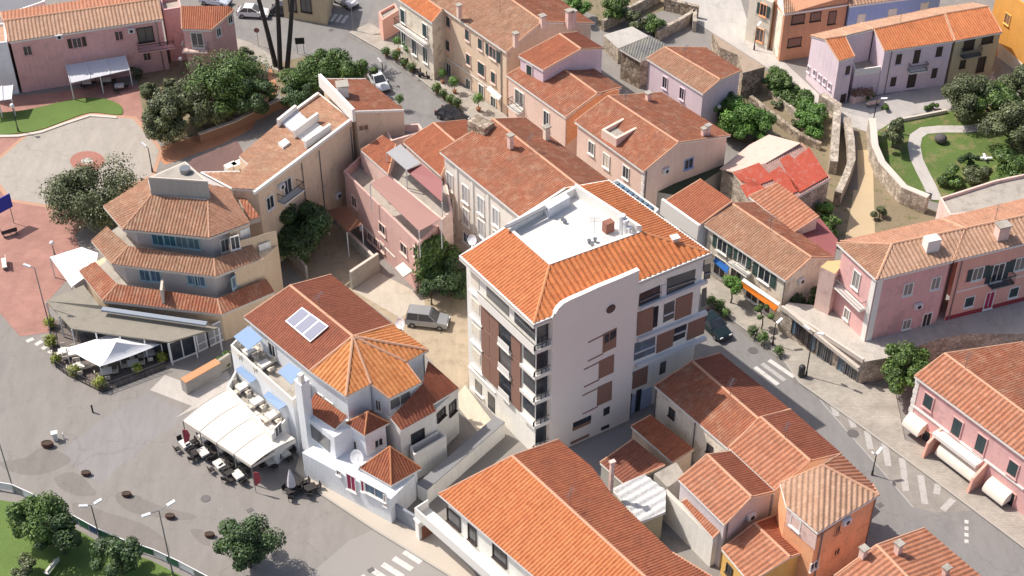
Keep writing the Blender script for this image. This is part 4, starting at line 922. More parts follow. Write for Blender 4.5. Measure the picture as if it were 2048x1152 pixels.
# ================================================================ pink house on the podium
zp = 3.0; B19z = 11.2
B19 = building('pink_corner_house', 'pink two-storey house with white corner trim and a hipped tan roof on the podium', 'house',
  [[(1673,486,'e'),(1753,560,'e'),(1784,488,'r')], [(1753,560,'e'),(1906,522,'e'),(1930,457,'r'),(1784,488,'r')], [(1784,488,'r'),(1930,457,'r'),(1880,437,'e'),(1680,482,'e')]], B19z, z0=zp, wall=W_PK, roofs=[T_TN, T_PL, T_PK], over=.3)
B20 = building('salmon_terrace_house', 'salmon pink house joined to the pink one, with dark shutters and a maroon base', 'house',
  [[(1909,521,'e'),(2120,470,'e'),(2140,412,'r'),(1933,456.4,'r')], [(1933,456.4,'r'),(2140,412,'r'),(2100,385,'e'),(1884,436,'e')]], B19z, z0=zp, wall=W_SA, roofs=[T_PL, T_PK], over=.3)
windows(B19, [(1713,560,.9,1.9),(1694,628,.7,1.2),(1816,578,.9,1.4),(1871,566,.9,1.4),(1813,648,.8,1.1)], frame=TRIM, gl=surf('grey_shutter', (.30,.28,.26)))
window(B19, 1852, 644, .9, 2.3, 'door', shut=DARKW); balcony(B19, 1705, 592, 4.4, .8, TRIM, METAL)
windows(B20, [(1955,547,1.1,1.5,'open'),(2040,527,1.1,1.5,'open')], shut=TEAL); windows(B20, [(1938,603,1.,1.2,'shut'),(2027,584,1.,1.2,'shut')], shut=TEAL)
window(B20, 1995, 545, 1.2, 2.2, 'open', shut=TEAL); balcony(B20, 1997, 562, 2.6, .9, METAL, IRON); window(B20, 1978, 600, .9, 2.1, 'door', shut=MAG)
band(B19, (1745,622), (1895,588), .22, .08)
band(B20, (1912,584), (2046,553), .14, .06)
for x, y in ((1746,575),(1757,578),(1675,502)):
    r_ = hit(B19, x, y)
    if r_: g = G(); wbox(g, *r_, -.32, .32, zp-r_[0].z, 10.9-r_[0].z, 0, .07); g.build('corner_trim', TRIM, B19.root)
g = G()
chimney(B19, 1862, 490, 12.2, 1.4, 1.0, .9, TRIM, rz=.3, cap=False); chimney(B20, 2003, 466, 12.1, 1.2, .9, 1.0, W_PP, rz=.3)
r_ = hit(B20, 1935, 622)
if r_: g = G(); wbox(g, *r_, -2.5, 20, zp-r_[0].z, zp+.5-r_[0].z, 0, .06); g.build('base_band', surf('maroon_base', (.35,.05,.06)), B20.root)
# podium with shops in front
POD = [(1560,618),(1578,605),(1640,612),(1668,625),(1762,600),(2100,600),(2100,668),(1930,668),(1870,680),(1773,716),(1728,724)]
B21 = flatblock('shop_podium', 'low podium with shop fronts along the street below the pink corner house', 'shop row', POD, zp, 0, STONEP, surf('podium_paving', (.50,.46,.41), col2=(.42,.38,.34)), .0)
for x0, y0, n_ in ((1600,652,5),):
    pass
for i, (x, y) in enumerate(((1592,655),(1602,664),(1613,674),(1624,684),(1644,700),(1655,710),(1683,733),(1695,743),(1707,752))):
    window(B21, x, y, .85, 1.9, 'pane', gl=GL if i % 3 else GLB, frame=DARKW if i < 4 else METAL, sill=False)
panel(B21, [(1582,618),(1722,732),(1724,740),(1582,626)], 0, .5, WALLCAP, 'shop_canopy')
g = G(); a, c = P(1563,615,zp+.3), P(1727,722,zp+.3); g.bar(a, c, .25, .5); g.build('parapet', WALLCAP, B21.root)
B22 = flatblock('cream_wedge_house', 'narrow pale pink house with ochre flat top between shop row and pink corner house', 'house', [(1641,534),(1655,522),(1692,520),(1670,548)], 8.4, 3.0, W_PP, surf('ochre_floor', (.62,.44,.22)), 0)
# ================================================================ long pink house lower right
B23 = building('pink_awning_house', 'pink two-storey house with teal shutters and cream barrel awnings at lower right', 'house',
  [[(1829,752,'e'),(2130,975,'e'),(2190,930,'r'),(1889,707,'r')], [(1889,707,'r'),(2190,930,'r'),(2300,900,'e'),(2046,684,'e')]], 6.6, wall=W_PK, roofs=[T_RB, T_RW], over=.25)
windows(B23, [(1857,803,1.0,1.6,'shut'),(1914,855,1.0,2.0,'shut'),(1962,888,1.0,2.0,'shut'),(2026,937,1.0,1.6,'shut')], shut=TEAL, frame=W_PK)
windows(B23, [(1845,868,1.8,1.6),(1935,935,2.4,1.8),(2010,990,2.0,1.8)], gl=GL, frame=W_SA)
band(B23, (1828,812), (2046,985), .2, .12)
for x, y in ((1826,790),):
    r_ = hit(B23, x+3, y)
    if r_:
        g = G()
        for k in range(10): wbox(g, r_[0], r_[1], r_[2], -.25+.08*(k % 2), .25, 6.1-r_[0].z-k*.6-.5, 6.1-r_[0].z-k*.6, 0, .06)
        g.build('quoins', TRIM, B23.root)
def barrel(px, py, w, label):
    r_ = hit(B23, px, py)
    if not r_: return
    p, t, n = r_; t_ = thing('barrel_awning', label, 'awning', (p.x, p.y, p.z-1), 'cream barrel awnings of the lower right pink house'); g = G(); m = 8; d = 1.15; h = 1.15
    prof = [(d*math.sin(math.pi/2*k/m), h*math.cos(math.pi/2*k/m)) for k in range(m+1)]
    for k in range(m):
        (o0, z0), (o1, z1) = prof[k], prof[k+1]; a = [p-t*w/2+n*o0+Z*z0, p+t*w/2+n*o0+Z*z0, p+t*w/2+n*o1+Z*z1, p-t*w/2+n*o1+Z*z1]; g.poly(a)
    for s in (-1, 1): g.poly([p+t*s*w/2]+[p+t*s*w/2+n*o+Z*z for o, z in prof])
    g.build('canvas', CREAMF, t_, fix=False); g = G(); g.bar(p-t*w/2+n*d, p+t*w/2+n*d, .06, .06)
    for k in range(5): x = -w/2+w*k/4; g.bar(p+t*x+n*.02, p+t*x+n*d, .03, .03)
    g.build('frame', METAL, t_)
barrel(1835, 852, 2.0, 'short cream barrel awning at the left end of the pink house'); barrel(1922, 925, 4.4, 'long cream barrel awning in the middle of the pink house'); barrel(2000, 985, 2.4, 'cream barrel awning furthest to the right on the pink house')
for fx, fy in ((1878, 880), (1968, 950)):
    r_ = hit(B23, fx, fy)
    if r_: g = G(); p_, t_, n_ = r_; z_ = p_.z; q = [p_+n_*0-Z*z_, p_+n_*2.0-Z*z_, p_+n_*1.7+Z*(1.9-z_), p_+Z*(3.0-z_)]; g.solid([v-t_*.12 for v in q], [v+t_*.12 for v in q]); g.build('partition_wall', W_SA, B23.root)
r_ = hit(B23, 1925, 895)
if r_: g = G(); wbox(g, *r_, -2.8, 2.4, -.15, .25, 0, 1.0); g.build('balcony', TRIM, B23.root)
# ================================================================ lower middle cluster
B24 = building('dark_gable_house', 'long low house with red gable roof lying partly in the shadow of the apartment block', 'house',
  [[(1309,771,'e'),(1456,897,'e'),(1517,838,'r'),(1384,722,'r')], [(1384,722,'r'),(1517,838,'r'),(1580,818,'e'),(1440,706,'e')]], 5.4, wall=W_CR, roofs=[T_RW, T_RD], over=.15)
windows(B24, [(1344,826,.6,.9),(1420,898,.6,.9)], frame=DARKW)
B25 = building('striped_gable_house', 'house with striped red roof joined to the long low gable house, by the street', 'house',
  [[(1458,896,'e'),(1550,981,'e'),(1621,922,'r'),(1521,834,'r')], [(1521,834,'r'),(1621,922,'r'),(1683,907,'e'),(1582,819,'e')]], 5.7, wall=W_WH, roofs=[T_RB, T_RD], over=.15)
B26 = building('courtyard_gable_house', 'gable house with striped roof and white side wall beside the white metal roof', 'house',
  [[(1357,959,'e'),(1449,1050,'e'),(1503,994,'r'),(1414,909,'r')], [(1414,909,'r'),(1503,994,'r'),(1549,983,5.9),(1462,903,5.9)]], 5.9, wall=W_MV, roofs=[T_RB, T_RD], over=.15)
B27 = building('lean_to_wing', 'low striped lean-to roof with white wall below the courtyard gable house', 'house', [[(1363,1004,4.0),(1426,1076,4.0),(1447,1055,4.6),(1384,992,4.6)]], 4, zr=4.6, wall=W_WH, roof=T_RW, over=.1)
B27b = flatblock('white_yard_wall', 'white yard wall with tiled top beside the paved courtyard', 'wall', [(1330,985),(1426,1080),(1430,1074),(1334,978)], 3.6, 0, W_WH, WALLCAP, 0)
B28 = building('orange_corner_house', 'orange house with pale old roof tiles at the street corner', 'house',
  [[(1560,966,'e'),(1572,1012,'e'),(1635,1066,'e'),(1758,990,'e'),(1645,930,'r')], [(1645,930,'r'),(1758,990,'e'),(1745,968,7.0),(1681,908,7.0)]], 7.8, zr=8.9, wall=W_OR, roofs=[T_PL, T_RB], over=.12)
windows(B28, [(1675,1058,.5,.9),(1673,1103,.6,.8)], frame=W_OR); window(B28, 1592, 1046, 1.0, 1.2, frame=TRIM); window(B28, 1628, 1130, .8, .8, frame=TRIM)
panel(B28, [(1574,1018),(1634,1072),(1630,1100),(1572,1050)], 0, .05, W_PP, 'tinted_wall')
B29 = building('yellow_gable_house', 'small gable house with yellow-orange gable wall in front of the orange corner house', 'house',
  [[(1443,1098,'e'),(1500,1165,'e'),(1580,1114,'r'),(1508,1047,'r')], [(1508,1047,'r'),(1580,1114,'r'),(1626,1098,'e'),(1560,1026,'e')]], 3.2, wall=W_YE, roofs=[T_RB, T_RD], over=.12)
windows(B29, [(1459,1140,.7,1.0)], frame=DARKW)
# yard roofs
B30 = building('yard_shed', 'low shed with dark brown roof in the shadowed courtyard', 'shed', [[(1200,925,2.8),(1248,968,2.8),(1330,930,3.3),(1266,878,3.3)]], 2.8, zr=3.3, wall=W_GR, roof=tile('tile_brown', [(.24,.08,.05),(.3,.1,.06),(.34,.12,.07)]), over=.1)
B31 = building('yard_lean_to', 'narrow red roofed lean-to along the white wall of the long low gable house', 'shed', [[(1262,852,2.7),(1345,925,2.7),(1388,898,3.2),(1302,830,3.2)]], 2.7, zr=3.2, wall=W_BE, roof=T_RO, over=.1)
B32 = building('white_metal_shed', 'shed with white corrugated metal roof in the courtyard', 'shed', [[(1224,978,3.4),(1280,1045,3.4),(1331,1024,3.6),(1332,982,3.7),(1290,950,3.7)]], 3.4, zr=3.6, wall=W_OC, roof=tile('white_corrugated', [(.74,.74,.74),(.78,.78,.78),(.8,.8,.8)], stain=(.55,.5,.42), amount=.35, pitch=.8), over=.2, cap=WMET)
B33 = flatblock('concrete_yard_roof', 'small grey concrete roof beside the white metal shed', 'shed', [(1308,948),(1352,924),(1370,950),(1335,975)], 3.2, 0, W_GR, CONC, 0)
g = G(); p = P(1221, 985, 4.2); g.box((p.x, p.y, 3.0), .32, .32, 5.0, .5); g.box((p.x, p.y, 8.0), .55, .4, .18, .5); one(g, 'flue_pipe', W_PP, 'tall slim pinkish flue pipe beside the white metal shed', 'flue')
# big orange roof at the bottom
B34 = building('orange_roof_house', 'large house with long bright orange roof and white balconies at the bottom', 'house',
  [[(877,988,'e'),(1160,1232,'e'),(1330,1190,'r'),(1024,912,'r')], [(1024,912,'r'),(1330,1190,'r'),(1500,1200,'e'),(1345,1105,None),(1225,990,None),(1185,935,None),(1117,879,None)]], 7.0, wall=W_WH, roofs=[T_OR, T_RO], over=.5, zr=8.9)
windows(B34, [(908,1037,1.6,1.6),(945,1068,.9,1.8),(1000,1110,1.6,1.6)], frame=DARKW, bars=False)
def bal34():
    r_ = hit(B34, 930, 1075)
    if not r_: return
    p, t, n = r_; s0 = -5.; g = G(); z = 3.2-p.z; wbox(g, p, t, n, s0, 14, z-.2, z, 0, 1.5); o = g.build('balcony', TRIM, B34.root)
    g = G(); wbox(g, p, t, n, s0, 14, z, z+.95, 1.38, 1.5); wbox(g, p, t, n, s0, s0+.12, z, z+.95, 0, 1.38); g.build('balcony_front', TRIM, o)
bal34()
B35 = building('corner_tile_house', 'house with striped tan roof and three chimneys at the lower right edge', 'house',
  [[(1668,1152,'e'),(1760,1240,'e'),(1850,1190,'r'),(1753,1090,'r')], [(1753,1090,'r'),(1850,1190,'r'),(2000,1185,'e'),(1849,1056,'e')]], 6.0, wall=W_PK, roofs=[T_RB, T_RB], over=.2)
chimney(B35, 1724, 1118, 6.6, .5, .5, 1.3, W_PP); chimney(B35, 1794, 1108, 7.0, .5, .5, 1.3, W_PP); chimney(B35, 1890, 1150, 6.8, .5, .4, .9, W_PP)
# ================================================================ upper right group
B36 = building('lilac_farmhouse', 'long lilac two-storey house with orange roof, corner terrace and small end windows', 'house',
  [[(1769,102,'e'),(1908,82,'e'),(1888,28,'r'),(1748,58,'r')], [(1748,58,'r'),(1888,28,'r'),(1860,18,'e'),(1722,46,'e')], [(1678,122,'e'),(1710,113,'e'),(1690,72,'r'),(1650,78,'r')], [(1650,78,'r'),(1690,72,'r'),(1748,58,'r'),(1722,46,'e'),(1622,70,'e')]], 6.4, zr=7.6, wall=W_LI, roofs=[T_OR, T_PL, T_OR, T_PL], over=.1)
B36b = sub(B36, 'terrace_wing', [(1710,140),(1769,132),(1748,70),(1690,78)], 4.0, 0, W_LI, .9, CONC)
windows(B36, [(1797,118,.8,1.5),(1833,113,.9,2.0),(1878,103,.9,1.5),(1786,163,.8,1.4),(1823,160,1.2,2.2),(1868,146,.8,1.5),(1738,172,1.0,1.5),(1695,140,.7,1.3),(1685,200,.9,1.9)], frame=W_LI, gl=DARKW)
windows(B36, [(1618,138,.5,.7),(1630,146,.5,.7),(1640,155,.5,.7),(1650,163,.5,.7),(1660,172,.5,.7)], frame=W_LI); balcony(B36, 1832, 138, 2.4, .8, TRIM, IRON)
B37 = building('ochre_end_house', 'ochre yellow house at the end of the lilac one with small balcony', 'house',
  [[(1911,81.5,'e'),(2004,64,'e'),(1976,13,'r'),(1891,27,'r')], [(1891,27,'r'),(1976,13,'r'),(1945,6,'e'),(1863,17,'e')]], 6.4, zr=7.6, wall=W_OC, roofs=[T_OR, T_PL], over=.1)
windows(B37, [(1938,87,1.3,1.5),(1975,78,1.4,.9),(1925,128,.6,.9),(1962,128,.9,1.9)], frame=DARKW, gl=DARKW); balcony(B37, 1938, 107, 2.6, .9, METAL, IRON)
B38 = building('orange_brick_house', 'orange and cream house with brown shutters behind the white street', 'house', [[(1569,28,'e'),(1697,8,'e'),(1690,-30,'r'),(1556,-14,'r'),(1540,-20,'e')]], 7.0, zr=8.2, wall=surf('brick_orange_render', (.64,.32,.19)), roof=T_TN, over=.1)
windows(B38, [(1596,38,1.6,1.1,'shut'),(1631,33,1.3,1.1,'shut'),(1664,35,.9,1.7,'shut'),(1589,84,1.7,1.1,'shut')], shut=BROWN, frame=DARKW)
panel(B38, [(1541,0),(1567,30),(1556,116),(1538,90)], 0, .04, W_CR, 'cream_end_wall')
B39 = building('blue_house', 'bright blue house with cream framed windows seen over the orange roof', 'house', [[(1699,12,'e'),(1885,-12,'e'),(1880,-40,'r'),(1695,-20,'r')]], 7.0, zr=8, wall=W_SB, roof=T_PL, over=.1)
windows(B39, [(1722,38,.9,1.3),(1784,28,1.0,1.4),(1848,15,.9,1.3)], frame=W_CR, gl=W_CR)
B40 = flatblock('orange_apartment', 'bright orange building with pale base at the top right corner', 'building', [(1997,-30),(2120,60),(2200,-20),(2050,-90)], 9, 0, surf('vivid_orange_render', (.76,.38,.09)), CONC, .5)
panel(B40, [(1997,85),(2060,140),(2060,175),(1994,118)], 0, .04, W_CR, 'painted_base'); windows(B40, [(2015,38,.9,1.3)], frame=W_YE, gl=BROWN)
B41 = flatblock('white_corner_house', 'cream house end with shutters at the top beside the white street', 'house', [(1500,-15),(1545,5),(1575,-30),(1530,-50)], 7, 0, W_CR, CONC, .2)
windows(B41, [(1527,20,.9,1.6,'open'),(1520,70,1.0,1.8)], shut=GREEN, frame=W_OR)
# stone annexes
B42 = building('grey_sheet_shed', 'open shed with grey sheet roof beside the white gable house', 'shed', [[(1238,97,4.4),(1281,122,4.2),(1339,92,4.6),(1300,72,4.8)]], 4, zr=4.8, wall=STONE, roof=tile('grey_sheet_tile', [(.17,.17,.17),(.2,.2,.2),(.23,.22,.21)], stain=(.4,.38,.28), amount=.5), over=.2, cap=CONC)
B43 = flatblock('stone_roof_building', 'low stone building with brown gravel roof along the white street', 'building', [(1424,66),(1530,134),(1486,146),(1475,110),(1440,95)], 3.6, 0, STONE, surf('brown_gravel', (.38,.29,.22), col2=(.3,.24,.17)), 0)
B44 = flatblock('white_flat_annex', 'low pinkish flat annex with stone blocks at the right edge above the terrace house', 'building', [(1880,395),(1990,360),(2130,330),(2130,400),(1900,430)], 5.0, 0, W_PP, CONC, .4)
B45 = flatblock('concrete_courtyard_block', 'pale concrete terrace behind the long beige row house', 'terrace', [(1207,70),(1264,53),(1298,72),(1237,98)], 2.2, 0, STONEP, surf('pale_slab', (.5,.47,.43)), 0)
# ================================================================ top left
B46 = building('long_pink_house', 'long pink house with pale tiled roof and white pergola facing the octagonal plaza', 'house',
  [[(18,84,'e'),(325,38,'e'),(316,-2,'r'),(8,42,'r')], [(8,42,'r'),(316,-2,'r'),(308,-20,'e'),(0,24,'e')]], 7.4, wall=W_PK, roofs=[T_PL, T_RB], over=.15)
windows(B46, [(55,101,.9,1.2),(154,85,1.0,1.3,'open'),(238,71,.9,1.2),(294,112,.8,1.1)], shut=DARKW, frame=W_PK)
B47 = flatblock('pink_parapet_wing', 'pink flat-roofed wing with dark opening and small balcony joined to the long pink house', 'house', [(326,20),(363,14),(355,-15),(318,-8)], 7.6, 0, W_PK, CONC, .9)
windows(B46, [(291,69,1.8,1.9)], frame=DARKW); balcony(B46, 312, 93, 4.5, 1.0, W_PK, IRON)
B48 = building('pink_end_house', 'pink house end with orange roof above the flower balcony', 'house', [[(364,58,7.0),(422,60,7.0),(468,20,8.0),(458,12,8.4),(362,12,8.4)]], 7, zr=8.2, wall=W_PK, roof=T_RO, over=.1)
windows(B48, [(395,80,1.4,2.),(437,64,.6,1.),(460,38,.6,1.)], frame=TRIM); balcony(B48, 393, 97, 3.2, 1., W_PP, METAL)
B49 = flatblock('white_left_house', 'white house end with dark window at the left edge', 'house', [(-80,92),(14,84),(10,45),(-80,60)], 7.4, 0, W_BW, T_PL, .3)
windows(B49, [(2,160,.9,1.4)]) if False else None
B50 = flatblock('grey_roof_house', 'building with grey flat roof behind the long pink house', 'building', [(-60,40),(25,24),(90,2),(60,-40),(-60,-10)], 6, 0, W_WH, surf('grey_roof', (.2,.2,.22)), .2)
B51 = flatblock('ochre_shop_building', 'ochre building with dark doorways across the street at the top', 'building', [(560,-45),(648,-30),(660,-70),(560,-80)], 6, 0, W_OC, CONC, .2)
windows(B51, [(585,8,1.,2.),(612,10,1.4,2.)], frame=DARKW)
def pergola(pxs, z0, z1, label):
    pts = [P(x, y, z) for (x, y), z in zip(pxs, (z1, z1, z0, z0))]; t = thing('pergola', label, 'pergola', sum(pts, Vector())/4-Z*2.8)
    g = G(); g.solid([p-Z*.08 for p in pts], pts); g.build('canopy', surf('white_sheet', (.62,.62,.66), var=.04), t); g = G()
    for k in range(4): a = pts[0].lerp(pts[1], k/3); c = pts[3].lerp(pts[2], k/3); g.bar(a+Z*.05, c+Z*.05, .08, .1)
    g.build('beam', WMET, t)
    for k in (0, .5, 1): p = pts[3].lerp(pts[2], k); g = G(); g.bar(Vector((p.x, p.y, 0)), p, .12, .12); g.build('post', WMET, t)
pergola([(131,130),(250,111),(259,139),(141,166)], 2.5, 3.2, 'white sheet pergola on posts in front of the long pink house')
pergola([(-40,176),(26,170),(23,198),(-30,205)], 2.5, 3.0, 'white pergola roof at the left edge beside the grass')

B60 = flatblock('dark_green_canopy_roof', 'dark green flat roof strip along the shaded foot of the peach gable house', 'roof', [(1312,384),(1322,371),(1440,322),(1452,334),(1362,392)], 3.4, 0, W_GR, flat('dark_green_felt', (.03,.055,.03)), 0)
B61 = flatblock('white_gutter_strip', 'narrow white flat strip of glazing between the apartment block and the peach gable house', 'roof', [(1222,366),(1236,358),(1318,418),(1304,430)], 11.5, 0, W_WH, TRIM, .3)
for k in range(8):
    a = P(1232+k*9.6, 367+k*7.0, 11.6); g = G(); g.box((a.x, a.y, 11.2), .5, .7, .5, -.9); g.build('roof_light', GLB, B61.root)
for b_, pts_ in ((B8, ((1291,360),(1455,285))), (B7, ((881,330),)), (B11, ((1003,130),(866,60))), (B5, ((704,300),(640,330),(606,360))), (B6, ((690,380),(834,520))), (B19, ((1895,560),)), (B20, ((1915,560),)), (B24, ((1312,800),(1390,860))), (B15, ((1565,590),)), (B28, ((1640,1090),(1745,1020))), (B36, ((1775,150),(1905,130))), (B46, ((25,120),(320,90))), (B13, ((1296,150),)), (B26, ((1452,1066),)), (B34, ((880,1010),))):
    for x, y in pts_: downpipe(b_, x, y)
for b_, x, y in ((B5, 674, 390), (B5, 560, 372), (B6, 700, 430), (B6, 722, 452), (B46, 118, 72), (B46, 262, 60), (B8, 1330, 340), (B19, 1835, 610), (B28, 1690, 1040), (B26, 1500, 1030), (B15, 1600, 560)): aircon(b_, x, y)
for b_, x, y, z in ((B7, 1060, 300, 13.6), (B8, 1250, 212, 9.2), (B11, 1000, 20, 11), (B15, 1540, 462, 7.3), (B24, 1460, 790, 6.7), (B20, 1990, 440, 12.2), (B34, 1140, 1010, 8.9), (B13, 1370, 118, 7.1), (B25, 1570, 878, 6.9), (B23, 1930, 738, 7.8), (B6d, 890, 266, 10.4), (B1, 640, 618, 11.6), (B36, 1800, 46, 7.6)): aerial(b_, x, y, z)
# ================================================================ ground
def sheet(name, px, z, mat, kind='structure', th=0.):
    pts = [P(x, y, z) for x, y in px]; g = G()
    if th: g.solid([p-Z*th for p in pts], pts)
    else:
        tri = tessellate_polygon([pts]); g.v = pts; g.f = [tuple(t) for t in tri]; g.uv = [(0, 0)]*(3*len(tri))
    o = g.build(name, mat, None)
    if not th:
        for p in o.data.polygons:
            if p.normal.z < 0: p.flip()
    o['kind'] = kind; return o
def spline(px, n=6):
    out = []; m = len(px)
    for i in range(m):
        p0, p1, p2, p3 = (Vector(px[(i+k-1) % m]) for k in range(4))
        for j in range(n):
            t = j/n; out.append(tuple(.5*((2*p1)+(p2-p0)*t+(2*p0-5*p1+4*p2-p3)*t*t+(3*p1-p0-3*p2+p3)*t**3)))
    return out
ASPH = surf('piazza_asphalt', (.262,.241,.222), var=.08, scale=.25, col2=(.235,.215,.198), spots=-.05, bump=.1)
ROAD = surf('road_asphalt', (.235,.225,.218), var=.1, scale=.3, col2=(.205,.196,.19), spots=-.03, bump=.1)
SLABM = surf('blue_grey_slab', (.265,.25,.245), var=.09, scale=.5, bump=.1)
DAMP = surf('damp_asphalt', (.218,.198,.18), var=.12, scale=.7)
PAVE = brick('sidewalk_paving', (.42,.38,.33), (.36,.325,.28), (.28,.25,.215), s=1.2)
BRICKP = brick('red_brick_paving', (.36,.18,.145), (.40,.21,.17), (.30,.165,.13), s=3.)
PLAZA = surf('plaza_concrete', (.40,.36,.315), var=.08, scale=.5, col2=(.35,.32,.285), spots=-.02, bump=.08)
DIRT = surf('yard_dirt', (.41,.33,.235), var=.14, scale=.7, col2=(.30,.24,.17), spots=0.)
LAWN = surf('lawn', (.095,.15,.03), var=.35, scale=.5, col2=(.21,.18,.08), spots=.02, bump=.8, fine=9)
LAWNB = surf('lawn_fresh', (.11,.18,.035), var=.3, scale=.7, col2=(.17,.19,.05), spots=-.07, bump=.8, fine=9)
LIGHTG = surf('light_street_paving', (.50,.465,.43), var=.08, scale=.5, bump=.1); COB = brick('grey_cobbles', (.33,.30,.27), (.27,.25,.22), (.20,.18,.16), s=4.)
WPAINT = surf('road_paint', (.60,.58,.55), var=.1, col2=(.38,.36,.33), spots=-.02, scale=2.); FADED = surf('faded_paint', (.44,.42,.40), var=.12, col2=(.30,.28,.27), spots=0., scale=2.5); SCRUB = surf('dry_scrub', (.24,.19,.12), var=.25, scale=1., col2=(.12,.13,.05), bump=.6)
g = G(); g.poly([Vector((-900,-200,0)),Vector((900,-200,0)),Vector((900,1500,0)),Vector((-900,1500,0))]); o = g.build('ground', ASPH, None); o['kind'] = 'structure'
sheet('road', [(455,30),(500,5),(640,-20),(760,-20),(735,45),(699,63),(770,103),(858,170),(942,232),(1010,290),(900,320),(800,260),(740,190),(700,130),(560,95),(520,70),(455,100)], .004, ROAD)
sheet('road', [(1405,590),(1416,606),(1560,712),(1600,768),(1720,853),(1856,952),(2052,1100),(2400,1330),(1990,1330),(1690,1020),(1600,900),(1500,800),(1380,690)], .004, ROAD)
sheet('road', [(560,1200),(700,1080),(780,1045),(900,1150),(960,1230)], .004, surf('road_patch', (.30,.28,.26), var=.08, scale=.4))
sheet('concrete_slab', [(297,785),(377,831),(300,885),(232,940),(205,965),(173,955),(122,905),(200,840)], .005, SLABM)
sheet('concrete_slab', [(352,835),(384,812),(300,780),(330,750),(400,775),(455,740),(470,780)], .006, surf('pale_slab_paving', (.50,.46,.42), var=.1))
for q in (spline([(0,925),(50,915),(86,895),(140,915),(120,935),(70,950),(20,942)]), spline([(235,985),(265,988),(330,1015),(390,1030),(375,1040),(320,1035),(265,1025),(235,1005)]), spline([(110,955),(150,945),(185,975),(190,990),(150,990),(120,975)]), spline([(380,1060),(410,1062),(420,1090),(400,1085)]), spline([(150,1005),(215,1025),(290,1050),(335,1085),(330,1110),(250,1080),(180,1050),(150,1030)])): sheet('damp_patch', q, .009, DAMP)
# brick promenade, octagonal plaza, lawn
sheet('brick_promenade', [(-60,190),(60,190),(130,182),(200,170),(290,170),(300,300),(300,400),(200,420),(150,470),(168,520),(98,600),(98,665),(40,673),(0,626),(-60,560)], .012, BRICKP)
sheet('brick_promenade', [(548,110),(566,160),(552,190),(530,215),(500,260),(440,290),(330,330),(300,300),(420,262),(490,225),(520,190),(530,160)], .012, surf('orange_paving', (.50,.24,.13), var=.1))
OCT = [(180,230),(266,238),(296,272),(318,300),(303,350),(250,372),(150,400),(105,411),(22,398),(-15,345),(0,318),(58,268)]
sheet('plaza_border', [((x-150)*1.05+150, (y-320)*1.06+320) for x, y in OCT], .016, surf('terracotta_border', (.48,.28,.19), var=.08))
sheet('plaza', OCT, .020, PLAZA)
def ell(cx, cy, rx, ry, n=28): return [(cx+rx*math.cos(2*math.pi*k/n), cy+ry*math.sin(2*math.pi*k/n)) for k in range(n)]
sheet('plaza_ring', ell(175,322,35,20), .024, surf('brick_ring', (.38,.17,.13), var=.1)); sheet('plaza_centre', ell(174,322,12,6.5), .028, LIGHTG)
sheet('lawn', spline([(-40,235),(60,218),(150,198),(206,197),(240,210),(245,226),(232,229),(180,225),(133,240),(83,258),(37,266),(-40,268)]), .10, LAWNB, th=.1)
sheet('path_border', [(-40,270),(37,269),(83,261),(133,243),(180,228),(233,232),(234,236),(180,232),(133,247),(83,265),(37,273),(-40,275)], .14, WALLCAP, th=.12)
sheet('soil_bed', [(270,140),(420,90),(500,90),(530,120),(540,190),(500,230),(330,290),(290,250)], .03, SCRUB)
sheet('soil_bed', [(540,130),(620,110),(760,150),(770,200),(640,240),(570,215)], .03, SCRUB)
sheet('sidewalk', [(470,75),(500,85),(540,108),(562,128),(556,142),(520,125),(470,100)], .12, PAVE, th=.12)
# street pavements
sheet('sidewalk', [(699,63),(770,103),(858,170),(942,232),(1010,285),(1060,285),(1009,228),(935,180),(862,131),(790,80),(740,45)], .12, PAVE, th=.12)
sheet('sidewalk', [(1398,580),(1416,603),(1480,650),(1560,709),(1600,765),(1720,850),(1856,950),(2052,1097),(2400,1330),(2400,1100),(1810,880),(1790,780),(1726,768),(1560,648),(1440,545),(1405,520)], .12, PAVE, th=.12)
sheet('sidewalk', [(600,905),(640,925),(672,962),(778,1037),(850,1050),(945,1140),(1000,1220),(930,1220),(900,1152),(750,1060),(640,987),(590,940)], .12, surf('pale_sidewalk', (.50,.44,.37), var=.07, scale=.6), th=.12)
sheet('parking_strip', [(1640,790),(1720,853),(1856,953),(1945,1022),(1872,1026),(1826,1014),(1745,918),(1690,858)], .012, COB)
def stripe(a, c, wd, z=.02, m=WPAINT):
    A, B_ = P(*a, z), P(*c, z); d = (B_-A).normalized(); n = Vector((-d.y, d.x, 0))*wd/2; g = G(); g.poly([A-n, B_-n, B_+n, A+n]); o = g.build('road_marking', m, None); o['kind'] = 'structure'
for a, c in (((1667,812),(1673,832)),((1700,833),(1708,855)),((1734,862),(1741,898)),((1769,886),(1777,932)),((1804,916),(1812,982)),((1841,950),(1850,1008)),((1876,968),(1873,988)),((1907,998),(1885,1020))): stripe(a, c, .6, .02, FADED)
for a, c in (((1538,720),(1588,754)),((1524,727),(1570,761)),((1510,734),(1556,769))): stripe(a, c, .5, .016, WPAINT if a[0] != 1524 else FADED)
for a, c in (((808,1103),(842,1125)),((787,1116),(824,1139)),((765,1128),(806,1154)),((745,1140),(790,1170)),((722,1152),(770,1184))): stripe(a, c, .55, .016)
for k in range(5): stripe((640+k*11, 40+k*1.5), (651+k*11, 25+k*1.5), .5, .016)
for a, c in (((53,683),(67,677)),((71,690),(84,682)),((84,698),(96,690)),((97,706),(104,701))): stripe(a, c, .5, .016)
for k in range(4): stripe((1933, 1040+k*13), (1933, 1047+k*13), .35, .016)
stripe((1640,800),(1745,920), .1, .016, FADED); stripe((1745,920),(1826,1014), .1, .016, FADED)
